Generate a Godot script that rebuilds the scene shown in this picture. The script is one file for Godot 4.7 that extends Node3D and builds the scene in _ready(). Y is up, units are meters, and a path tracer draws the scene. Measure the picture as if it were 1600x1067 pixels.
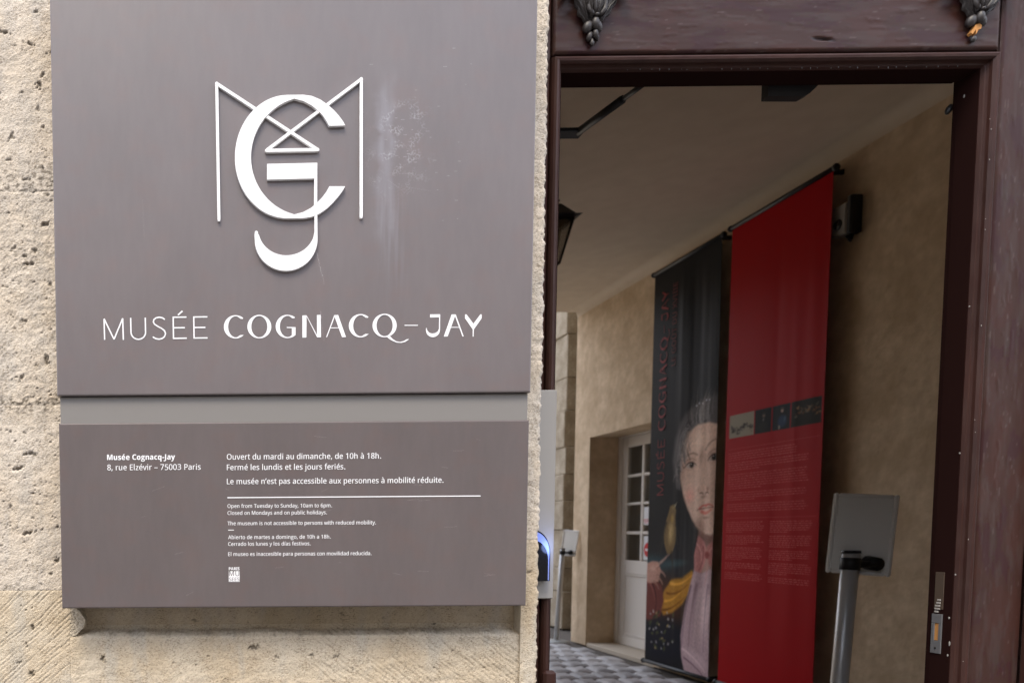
extends Node3D
# A museum name board on a limestone facade beside a carriage gate; a covered passage with banners behind.
# World: camera eye at (0, 1.45, 0), facade faces +Z, passage runs towards -Z, units are metres.

var M := {}
var taken := {}
var rng := RandomNumberGenerator.new()

# ------------------------------------------------------------------ helpers
func lin(r: float, g: float, b: float) -> Color:
	return Color(r, g, b).linear_to_srgb()

func mat(c: Color, rough := 0.8, metal := 0.0, spec := 0.5) -> StandardMaterial3D:
	var m := StandardMaterial3D.new()
	m.albedo_color = c
	m.roughness = rough
	m.metallic = metal
	m.metallic_specular = spec
	return m

func noise(seed_: int, freq: float, oct := 4, type := FastNoiseLite.TYPE_SIMPLEX_SMOOTH) -> FastNoiseLite:
	var n := FastNoiseLite.new()
	n.seed = seed_
	n.noise_type = type
	n.frequency = freq
	n.fractal_octaves = oct
	n.fractal_type = FastNoiseLite.FRACTAL_FBM if oct > 1 else FastNoiseLite.FRACTAL_NONE
	return n

# a seamless colour texture: two noises mixed between three linear colours
func mottle(seed_: int, w: int, h: int, a: Color, b: Color, c: Color, f1 := 0.01, f2 := 0.06, sx := 1.0) -> ImageTexture:
	var n1 := noise(seed_, f1, 5).get_seamless_image(int(w / sx) if sx > 1.0 else w, h)
	var n2 := noise(seed_ + 7, f2, 3).get_seamless_image(int(w / sx) if sx > 1.0 else w, h)
	if sx > 1.0:
		n1.resize(w, h, Image.INTERPOLATE_CUBIC)
		n2.resize(w, h, Image.INTERPOLATE_CUBIC)
	var im := Image.create(w, h, false, Image.FORMAT_RGB8)
	for y in h:
		for x in w:
			var t := clampf((n1.get_pixel(x, y).r - 0.5) * 1.7 + 0.5, 0.0, 1.0)
			var u := clampf((n2.get_pixel(x, y).r - 0.5) * 1.6 + 0.5, 0.0, 1.0)
			im.set_pixel(x, y, a.lerp(b, t).lerp(c, u * 0.45).linear_to_srgb())
	im.generate_mipmaps()
	return ImageTexture.create_from_image(im)

func relief(seed_: int, w: int, h: int, freq: float, strength: float, sx := 1.0, oct := 5) -> ImageTexture:
	var im := noise(seed_, freq, oct).get_seamless_image(int(w / sx) if sx > 1.0 else w, h)
	if sx > 1.0:
		im.resize(w, h, Image.INTERPOLATE_CUBIC)
	im.convert(Image.FORMAT_RGBA8)
	im.bump_map_to_normal_map(strength)
	im.generate_mipmaps()
	return ImageTexture.create_from_image(im)

func numbered(n: String) -> String:
	if not taken.has(n):
		taken[n] = 0
		return n
	taken[n] += 1
	return "%s_%03d" % [n, taken[n]]

func tag(o: Node, label: String, category: String, group := "", kind := "") -> void:
	if label != "": o.set_meta("label", label)
	if category != "": o.set_meta("category", category)
	if group != "": o.set_meta("group", group)
	if kind != "": o.set_meta("kind", kind)

func thing(called: String, label: String, category: String, at := Vector3.ZERO, group := "") -> Node3D:
	var o := Node3D.new()
	o.name = numbered(called)
	add_child(o)
	o.position = at
	tag(o, label, category, group)
	return o

func new_st() -> SurfaceTool:
	var st := SurfaceTool.new()
	st.begin(Mesh.PRIMITIVE_TRIANGLES)
	return st

func commit(st: SurfaceTool) -> ArrayMesh:
	st.generate_normals()
	return st.commit()

func part(called: String, mesh: Mesh, m: Material, parent: Node, at := Vector3.ZERO) -> MeshInstance3D:
	var o := MeshInstance3D.new()
	o.mesh = mesh
	o.material_override = m
	o.name = called
	parent.add_child(o, true)
	o.position = at
	return o

func tri(st: SurfaceTool, a: Vector3, b: Vector3, c: Vector3) -> void:
	st.add_vertex(a); st.add_vertex(b); st.add_vertex(c)

func quad(st: SurfaceTool, a: Vector3, b: Vector3, c: Vector3, d: Vector3) -> void:
	tri(st, a, b, c); tri(st, a, c, d)

# box with chamfered edges, axes given by xf
func bbox(st: SurfaceTool, c: Vector3, s: Vector3, e := 0.002, xf := Transform3D.IDENTITY) -> void:
	st.set_smooth_group(-1)
	var h := s * 0.5
	e = minf(e, minf(h.x, minf(h.y, h.z)) * 0.9)
	var v := func(sx: int, sy: int, sz: int, ax: int) -> Vector3:
		var p := Vector3(sx * (h.x - e), sy * (h.y - e), sz * (h.z - e))
		if ax == 0: p.x = sx * h.x
		elif ax == 1: p.y = sy * h.y
		else: p.z = sz * h.z
		return xf * (c + p)
	var face := func(p: Array, n: Vector3) -> void:
		var g: Vector3 = (p[1] - p[0]).cross(p[2] - p[0])
		if g.dot(xf.basis * n) > 0.0: p.reverse()
		for i in range(1, p.size() - 1): tri(st, p[0], p[i], p[i + 1])
	for k in [-1, 1]:
		face.call([v.call(k, -1, -1, 0), v.call(k, 1, -1, 0), v.call(k, 1, 1, 0), v.call(k, -1, 1, 0)], Vector3(k, 0, 0))
		face.call([v.call(-1, k, -1, 1), v.call(1, k, -1, 1), v.call(1, k, 1, 1), v.call(-1, k, 1, 1)], Vector3(0, k, 0))
		face.call([v.call(-1, -1, k, 2), v.call(1, -1, k, 2), v.call(1, 1, k, 2), v.call(-1, 1, k, 2)], Vector3(0, 0, k))
		for j in [-1, 1]:
			face.call([v.call(k, j, -1, 0), v.call(k, j, 1, 0), v.call(k, j, 1, 1), v.call(k, j, -1, 1)], Vector3(k, j, 0))
			face.call([v.call(k, -1, j, 0), v.call(k, 1, j, 0), v.call(k, 1, j, 2), v.call(k, -1, j, 2)], Vector3(k, 0, j))
			face.call([v.call(-1, k, j, 1), v.call(1, k, j, 1), v.call(1, k, j, 2), v.call(-1, k, j, 2)], Vector3(0, k, j))
			for i in [-1, 1]:
				face.call([v.call(k, j, i, 0), v.call(k, j, i, 1), v.call(k, j, i, 2)], Vector3(k, j, i))

func box_mesh(s: Vector3, e := 0.002) -> ArrayMesh:
	var st := new_st()
	bbox(st, Vector3.ZERO, s, e)
	return commit(st)

# box between two corners
func span(a: Vector3, b: Vector3, e := 0.002) -> ArrayMesh:
	var st := new_st()
	bbox(st, (a + b) * 0.5, (b - a).abs(), e)
	return commit(st)

# extruded outline in the XY plane from z0 (back) to z1 (front)
func prism(st: SurfaceTool, poly: PackedVector2Array, z0: float, z1: float, xf := Transform3D.IDENTITY) -> void:
	st.set_smooth_group(-1)
	if Geometry2D.is_polygon_clockwise(poly): poly.reverse()
	var ix := Geometry2D.triangulate_polygon(poly)
	for i in range(0, ix.size(), 3):
		var a := poly[ix[i]]; var b := poly[ix[i + 1]]; var c := poly[ix[i + 2]]
		if (b - a).cross(c - a) > 0.0:
			var t := b; b = c; c = t
		tri(st, xf * Vector3(a.x, a.y, z1), xf * Vector3(b.x, b.y, z1), xf * Vector3(c.x, c.y, z1))
		tri(st, xf * Vector3(a.x, a.y, z0), xf * Vector3(c.x, c.y, z0), xf * Vector3(b.x, b.y, z0))
	for i in poly.size():
		var p := poly[i]; var q := poly[(i + 1) % poly.size()]
		quad(st, xf * Vector3(p.x, p.y, z1), xf * Vector3(q.x, q.y, z1), xf * Vector3(q.x, q.y, z0), xf * Vector3(p.x, p.y, z0))

# round bar through points, one radius for each point
func tube(st: SurfaceTool, pts: Array, rad: Array, sides := 10, sm := 1, flat := 1.0) -> void:
	st.set_smooth_group(sm)
	var rings := []
	for i in pts.size():
		var d: Vector3 = (pts[mini(i + 1, pts.size() - 1)] - pts[maxi(i - 1, 0)]).normalized()
		var ref := Vector3(0, 0, 1) if absf(d.z) < 0.9 else Vector3(1, 0, 0)
		var u := d.cross(ref).normalized()
		var w := u.cross(d).normalized()
		var ring := []
		for k in sides:
			var a := TAU * k / sides
			ring.append(pts[i] + (u * cos(a) + w * sin(a) * flat) * rad[i])
		rings.append(ring)
	for i in rings.size() - 1:
		for k in sides:
			var l := (k + 1) % sides
			quad(st, rings[i][k], rings[i + 1][k], rings[i + 1][l], rings[i][l])
	for k in sides:
		var l := (k + 1) % sides
		tri(st, pts[0], rings[0][k], rings[0][l])
		tri(st, pts[-1], rings[-1][l], rings[-1][k])

func blob(st: SurfaceTool, c: Vector3, r: Vector3, b := Basis.IDENTITY, seg := 12, sm := 1) -> void:
	st.set_smooth_group(sm)
	var p := func(i: int, k: int) -> Vector3:
		var t := PI * i / (seg / 2); var a := TAU * k / seg
		return c + b * (Vector3(sin(t) * cos(a), cos(t), sin(t) * sin(a)) * r)
	for i in seg / 2:
		for k in seg:
			quad(st, p.call(i, k), p.call(i, k + 1), p.call(i + 1, k + 1), p.call(i + 1, k))

func lathe(st: SurfaceTool, prof: Array, seg := 24, xf := Transform3D.IDENTITY, sm := 1) -> void:
	st.set_smooth_group(sm)
	for i in prof.size() - 1:
		for k in seg:
			var a := TAU * k / seg; var b := TAU * (k + 1) / seg
			var p: Vector2 = prof[i]; var q: Vector2 = prof[i + 1]
			quad(st, xf * Vector3(p.x * cos(a), p.y, p.x * sin(a)), xf * Vector3(p.x * cos(b), p.y, p.x * sin(b)), xf * Vector3(q.x * cos(b), q.y, q.x * sin(b)), xf * Vector3(q.x * cos(a), q.y, q.x * sin(a)))

# grid of points -> smooth mesh with vertex colours and uv
func sheet(nx: int, ny: int, f: Callable) -> ArrayMesh:
	var V := PackedVector3Array(); var C := PackedColorArray(); var U := PackedVector2Array()
	V.resize(nx * ny); C.resize(nx * ny); U.resize(nx * ny)
	for j in ny:
		for i in nx:
			var r: Array = f.call(i, j)
			V[j * nx + i] = r[0]
			C[j * nx + i] = r[1]
			U[j * nx + i] = Vector2(float(i) / (nx - 1), 1.0 - float(j) / (ny - 1))
	return sheet_from(nx, ny, V, C, U)

func sheet_from(nx: int, ny: int, V: PackedVector3Array, C: PackedColorArray, U: PackedVector2Array) -> ArrayMesh:
	var N := PackedVector3Array(); var I := PackedInt32Array()
	N.resize(nx * ny); I.resize((nx - 1) * (ny - 1) * 6)
	for j in ny:
		for i in nx:
			var dx := V[j * nx + mini(i + 1, nx - 1)] - V[j * nx + maxi(i - 1, 0)]
			var dy := V[mini(j + 1, ny - 1) * nx + i] - V[maxi(j - 1, 0) * nx + i]
			N[j * nx + i] = dx.cross(dy).normalized()
	var k := 0
	for j in ny - 1:
		for i in nx - 1:
			var a := j * nx + i
			I[k] = a; I[k + 1] = a + nx; I[k + 2] = a + nx + 1
			I[k + 3] = a; I[k + 4] = a + nx + 1; I[k + 5] = a + 1
			k += 6
	var arr := []
	arr.resize(Mesh.ARRAY_MAX)
	arr[Mesh.ARRAY_VERTEX] = V; arr[Mesh.ARRAY_NORMAL] = N; arr[Mesh.ARRAY_COLOR] = C; arr[Mesh.ARRAY_TEX_UV] = U; arr[Mesh.ARRAY_INDEX] = I
	var m := ArrayMesh.new()
	m.add_surface_from_arrays(Mesh.PRIMITIVE_TRIANGLES, arr)
	return m

# a stroke of even width along points, as one outline
func stroke(pts: PackedVector2Array, w: float) -> PackedVector2Array:
	var L := PackedVector2Array(); var Rr := PackedVector2Array()
	for i in pts.size():
		var a := pts[maxi(i - 1, 0)]; var b := pts[mini(i + 1, pts.size() - 1)]
		var n := (b - a).normalized().orthogonal()
		if i > 0 and i < pts.size() - 1:
			var n1 := (pts[i] - a).normalized().orthogonal()
			n = n / maxf(n.dot(n1), 0.35)
		L.append(pts[i] + n * w * 0.5)
		Rr.append(pts[i] - n * w * 0.5)
	Rr.reverse()
	L.append_array(Rr)
	return L

func arc(c: Vector2, r: Vector2, a0: float, a1: float, n: int) -> PackedVector2Array:
	var o := PackedVector2Array()
	for i in n + 1:
		var a := deg_to_rad(lerpf(a0, a1, float(i) / n))
		o.append(c + Vector2(cos(a) * r.x, sin(a) * r.y))
	return o

func pv(a: Array) -> PackedVector2Array:
	var o := PackedVector2Array()
	for i in range(0, a.size(), 2): o.append(Vector2(a[i], a[i + 1]))
	return o

func text(parent: Node, called: String, s: String, x0: float, x1: float, base: float, z: float, m: Material, bold := false, fam := "Droid Sans", depth := 0.0006) -> MeshInstance3D:
	var f := SystemFont.new()
	f.font_names = PackedStringArray([fam])
	f.font_weight = 700 if bold else 400
	var t := TextMesh.new()
	t.font = f; t.text = s; t.font_size = 64; t.pixel_size = 0.001; t.depth = depth
	t.horizontal_alignment = HORIZONTAL_ALIGNMENT_LEFT
	t.vertical_alignment = VERTICAL_ALIGNMENT_BOTTOM
	t.curve_step = 1.0
	var b := t.get_aabb()
	var k := (x1 - x0) / b.size.x
	var o := part(called, t, m, parent)
	var low := TextMesh.new()
	low.font = f; low.text = "H"; low.font_size = 64; low.pixel_size = 0.001; low.vertical_alignment = VERTICAL_ALIGNMENT_BOTTOM
	low.depth = depth
	o.scale = Vector3(k, k, 1.0)
	o.position = Vector3(x0 - b.position.x * k, base - low.get_aabb().position.y * k, z)
	return o

# ------------------------------------------------------------------ setting up
func _ready() -> void:
	rng.seed = 20240817
	camera_and_light()
	materials()
	ground()
	facade()
	gate()
	passage()
	museum_sign()
	reader()
	glazed_door()
	banners()
	stands()
	lantern()
	wall_box()
	across_the_street()

func camera_and_light() -> void:
	var cam := Camera3D.new()
	cam.name = "camera"
	add_child(cam)
	cam.position = Vector3(0, 1.45, 0)
	cam.rotation = Vector3(-0.0600403, 0.0072091, -0.006586)   # pitch, yaw, roll
	cam.projection = Camera3D.PROJECTION_FRUSTUM               # perspective-corrected photograph: a shifted lens
	cam.near = 0.05
	cam.far = 200.0
	cam.size = cam.near * 1067.0 / 1200.0
	cam.frustum_offset = Vector2(469.9, 369.9) / 1200.0 * cam.near
	var at := CameraAttributesPhysical.new()
	at.exposure_aperture = 5.6
	at.frustum_focus_distance = 1.5
	at.frustum_focal_length = 26.0
	cam.attributes = at
	cam.current = true

	var sm := ProceduralSkyMaterial.new()
	sm.sky_top_color = Color(0.805, 0.84, 0.92)
	sm.sky_horizon_color = Color(0.88, 0.87, 0.86)
	sm.sky_curve = 0.2
	sm.ground_bottom_color = Color(0.35, 0.33, 0.31)
	sm.ground_horizon_color = Color(0.55, 0.54, 0.53)
	sm.sun_angle_max = 5.0
	var sky := Sky.new()
	sky.sky_material = sm
	var env := Environment.new()
	env.background_mode = Environment.BG_SKY
	env.sky = sky
	env.background_energy_multiplier = 1.0
	env.tonemap_mode = Environment.TONE_MAPPER_LINEAR
	env.tonemap_exposure = 4.5
	env.sdfgi_enabled = true
	env.ssao_enabled = true
	env.ssil_enabled = true
	var we := WorldEnvironment.new()
	we.name = "sky"
	we.environment = env
	add_child(we)

	var sun := DirectionalLight3D.new()
	sun.name = "sun"
	sun.light_color = Color(1.0, 0.96, 0.90)
	sun.light_energy = 0.3
	sun.light_angular_distance = 22.0
	sun.shadow_enabled = true
	sun.rotation_degrees = Vector3(-58, -24, 0)
	add_child(sun)

func materials() -> void:
	M.stone = mat(Color.WHITE, 0.95, 0.0, 0.25)
	M.stone.vertex_color_use_as_albedo = true
	M.stone.normal_enabled = true
	M.stone.normal_texture = relief(5, 1024, 1024, 0.16, 4.0)
	M.stone.normal_scale = 0.5
	var sp := Image.create(1024, 1024, false, Image.FORMAT_RGB8)
	var s1 := noise(15, 0.16, 3).get_seamless_image(512, 1024); s1.resize(1024, 1024, Image.INTERPOLATE_CUBIC)
	var s2 := noise(16, 0.30, 2).get_seamless_image(512, 1024); s2.resize(1024, 1024, Image.INTERPOLATE_CUBIC)
	var s3 := noise(17, 0.012, 4).get_seamless_image(1024, 1024)
	for y in 1024:
		for x in 1024:
			var a := s1.get_pixel(x, y).r; var b := s2.get_pixel(x, y).r; var c := s3.get_pixel(x, y).r
			var v := 0.965 + (b - 0.5) * 0.30
			var k := maxf(smoothstep(0.66, 0.78, a + (c - 0.5) * 0.35), smoothstep(0.74, 0.84, b + (c - 0.5) * 0.3) * 0.8)
			var q := Color(v, v * 0.995, v * 0.985).lerp(Color(0.36, 0.31, 0.25), k * 0.7)
			sp.set_pixel(x, y, q.linear_to_srgb())
	sp.generate_mipmaps()
	M.stone.albedo_texture = ImageTexture.create_from_image(sp)
	M.stone.uv1_triplanar = true
	M.stone.uv1_scale = Vector3(1.7, 1.7, 1.7)

	M.block = mat(Color.WHITE, 0.95, 0.0, 0.25)
	M.block.albedo_texture = mottle(11, 512, 512, Color(0.50, 0.43, 0.33), Color(0.36, 0.30, 0.22), Color(0.24, 0.19, 0.13), 0.008, 0.05)
	M.block.normal_enabled = true
	M.block.normal_texture = M.stone.normal_texture
	M.block.uv1_triplanar = true; M.block.uv1_world_triplanar = true
	M.block.uv1_scale = Vector3(0.9, 0.9, 0.9)

	M.plaster = mat(Color.WHITE, 0.92, 0.0, 0.3)
	M.plaster.albedo_texture = mottle(21, 1024, 1024, Color(0.68, 0.53, 0.365), Color(0.54, 0.405, 0.265), Color(0.43, 0.32, 0.205), 0.006, 0.022)
	M.plaster.normal_enabled = true
	M.plaster.normal_texture = relief(23, 512, 512, 0.03, 2.0)
	M.plaster.normal_scale = 0.5
	M.plaster.uv1_triplanar = true; M.plaster.uv1_world_triplanar = true
	M.plaster.uv1_scale = Vector3(0.37, 0.37, 0.37)

	M.ceiling = mat(Color.WHITE, 0.95, 0.0, 0.2)
	M.ceiling.albedo_texture = mottle(31, 512, 512, Color(0.66, 0.56, 0.435), Color(0.63, 0.53, 0.41), Color(0.57, 0.47, 0.355), 0.006, 0.03)
	M.ceiling.uv1_triplanar = true; M.ceiling.uv1_world_triplanar = true
	M.ceiling.uv1_scale = Vector3(0.25, 0.25, 0.25)

	# dark oxblood gate paint, grain running along x or along y
	for d in ["x", "y"]:
		var m := mat(Color.WHITE, 0.40, 0.0, 0.28)
		var t := mottle(41, 1024, 512, Color(0.042, 0.0170, 0.0135), Color(0.029, 0.0130, 0.0110), Color(0.052, 0.030, 0.024), 0.012, 0.05, 6.0)
		var nr := relief(43, 1024, 512, 0.05, 6.0, 9.0)
		if d == "y":
			var a := t.get_image(); a.clear_mipmaps(); a.rotate_90(CLOCKWISE); a.generate_mipmaps()
			t = ImageTexture.create_from_image(a)
			var b := noise(43, 0.05, 5).get_seamless_image(113, 512)
			b.resize(1024, 512, Image.INTERPOLATE_CUBIC); b.rotate_90(CLOCKWISE)
			b.convert(Image.FORMAT_RGBA8); b.bump_map_to_normal_map(6.0); b.generate_mipmaps()
			nr = ImageTexture.create_from_image(b)
		m.albedo_texture = t
		m.normal_enabled = true
		m.normal_texture = nr
		m.normal_scale = 0.12
		m.uv1_triplanar = true; m.uv1_world_triplanar = true
		m.uv1_scale = Vector3(1.6, 1.6, 1.6)
		M["paint_" + d] = m
	M.paint_v = M.paint_x.duplicate()
	M.paint_v.albedo_texture = null
	M.paint_v.normal_enabled = false
	M.paint_v.vertex_color_use_as_albedo = true
	M.paint_plain = mat(lin(0.042, 0.022, 0.021), 0.45)
	M.shade_lining = mat(lin(0.017, 0.007, 0.006), 0.9, 0.0, 0.08)  # gate paint darkened to stand in for shade inside the opening
	M.carving = mat(lin(0.024, 0.019, 0.018), 0.5)
	M.raw_wood = mat(lin(0.42, 0.19, 0.05), 0.85)
	M.black = mat(lin(0.008, 0.007, 0.007), 0.5)
	M.black_gloss = mat(lin(0.006, 0.006, 0.007), 0.15)
	M.steel = mat(lin(0.55, 0.545, 0.53), 0.35, 0.3)
	M.steel_dull = mat(lin(0.34, 0.34, 0.32), 0.5, 0.25)
	M.strike = mat(lin(0.13, 0.13, 0.135), 0.5, 0.2)
	M.strike_dark = mat(lin(0.055, 0.035, 0.022), 0.7)
	M.reader_plate = mat(lin(0.27, 0.255, 0.235), 0.5, 0.1)
	M.case_grey = mat(lin(0.26, 0.24, 0.21), 0.6)
	M.holder = mat(lin(0.86, 0.84, 0.77), 0.5, 0.15)
	M.holder_frame = mat(lin(0.84, 0.82, 0.77), 0.35, 0.0)
	M.plate_grey = mat(lin(0.33, 0.31, 0.285), 0.5, 0.1)
	M.white = mat(lin(0.70, 0.69, 0.685), 0.5)
	M.white_print = mat(lin(0.72, 0.71, 0.71), 0.6)
	M.red_print = mat(lin(0.26, 0.02, 0.02), 0.7)
	M.door_paint = mat(lin(0.72, 0.67, 0.60), 0.55)
	M.glass = mat(Color(0.30, 0.33, 0.32, 0.12), 0.04)
	M.glass.transparency = BaseMaterial3D.TRANSPARENCY_ALPHA
	M.lamp_glass = mat(Color(0.62, 0.55, 0.44, 0.45), 0.2)
	M.lamp_glass.transparency = BaseMaterial3D.TRANSPARENCY_ALPHA
	M.dark_room = mat(lin(0.40, 0.36, 0.31), 0.9)
	M.paper = mat(lin(0.75, 0.75, 0.74), 0.8)
	M.sticker_red = mat(lin(0.55, 0.03, 0.03), 0.5)
	M.setts = []
	for k in 4:
		var g: float = [0.40, 0.47, 0.34, 0.43][k]
		var m := mat(Color.WHITE, 0.62, 0.0, 0.5)
		m.albedo_texture = mottle(61 + k, 128, 128, Color(g, g * 0.95, g * 0.92), Color(g * 0.75, g * 0.71, g * 0.69), Color(g * 1.2, g * 1.1, g * 1.0), 0.02, 0.12)
		m.uv1_triplanar = true; m.uv1_world_triplanar = true
		m.uv1_scale = Vector3(1.7, 1.7, 1.7)
		M.setts.append(m)
	M.opposite = mat(lin(0.27, 0.23, 0.185), 0.95)  # unseen house, dulled to lower the sheen on board and gate
	M.bedding = mat(lin(0.09, 0.075, 0.06), 0.95)
	M.asphalt = mat(Color.WHITE, 0.9)
	M.asphalt.albedo_texture = mottle(71, 256, 256, Color(0.16, 0.155, 0.15), Color(0.13, 0.125, 0.12), Color(0.2, 0.19, 0.18), 0.02, 0.2)
	M.asphalt.uv1_triplanar = true; M.asphalt.uv1_world_triplanar = true
	M.gravel = mat(lin(0.46, 0.41, 0.34), 0.95)
	M.threshold = mat(lin(0.46, 0.39, 0.30), 0.9)
	M.mortar = mat(lin(0.30, 0.25, 0.19), 0.95)

func ground() -> void:
	var g := part("ground", span(Vector3(-60, -0.25, -60), Vector3(60, -0.08, 60), 0.0), M.asphalt, self)
	tag(g, "", "", "", "structure")
	var p := part("pavement", span(Vector3(-12, -0.079, -1.53), Vector3(12, 0.0, 1.2), 0.01), M.asphalt, self)
	tag(p, "", "", "", "structure")
	var f := Node3D.new()
	f.name = "passage_paving"
	add_child(f)
	tag(f, "", "", "", "structure")
	part("bedding", span(Vector3(-10.0, -0.079, -11.89), Vector3(8.0, -0.024, -1.87), 0.0), M.bedding, f)
	part("courtyard_gravel", span(Vector3(-14.0, -0.0795, -34.0), Vector3(8.0, -0.008, -11.9), 0.0), M.gravel, f)
	var shapes := []
	for k in 5:
		var st := new_st()
		var w := 0.208 - 0.006 * (k % 3); var d := 0.296 - 0.010 * (k % 2)
		st.set_smooth_group(1)
		var n := 8
		var pt := func(i: int, j: int) -> Vector3:
			var u := float(i) / n * 2 - 1; var v := float(j) / n * 2 - 1
			var e := maxf(pow(absf(u), 9.0), pow(absf(v), 9.0))
			var wob := sin(u * 3.1 + k * 2.0) * cos(v * 2.7 - k) * 0.0025
			return Vector3(u * w * 0.5, 0.0 - e * 0.024 + wob * 1.6, v * d * 0.5)
		for j in n:
			for i in n:
				quad(st, pt.call(i, j), pt.call(i + 1, j), pt.call(i + 1, j + 1), pt.call(i, j + 1))
		shapes.append(commit(st))
	for r in 21:
		for c in 14:
			var x := 4.46 - c * 0.222 + (0.11 if r % 2 else 0.0)
			var z := -5.35 - r * 0.332
			if x > 4.56: continue
			var s := part("sett", shapes[rng.randi() % 5], M.setts[rng.randi() % 4], f, Vector3(x + rng.randf_range(-.006, .006), rng.randf_range(-.004, .003), z + rng.randf_range(-.006, .006)))
			s.scale = Vector3(rng.randf_range(.90, 1.03), 1.0, rng.randf_range(.88, 1.04))
			s.rotation = Vector3(rng.randf_range(-.012, .012), rng.randf_range(-.02, .02), rng.randf_range(-.012, .012))

# ------------------------------------------------------------------ facade stones
var n_big := noise(101, 3.2, 4)
var n_mid := noise(102, 26.0, 4)
var n_fine := noise(103, 140.0, 3)
var n_tone := noise(104, 5.0, 4)
var n_dirt := noise(105, 60.0, 3)
var n_warp := noise(106, 9.0, 3)
var n_streak := noise(107, 30.0, 3)

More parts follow.
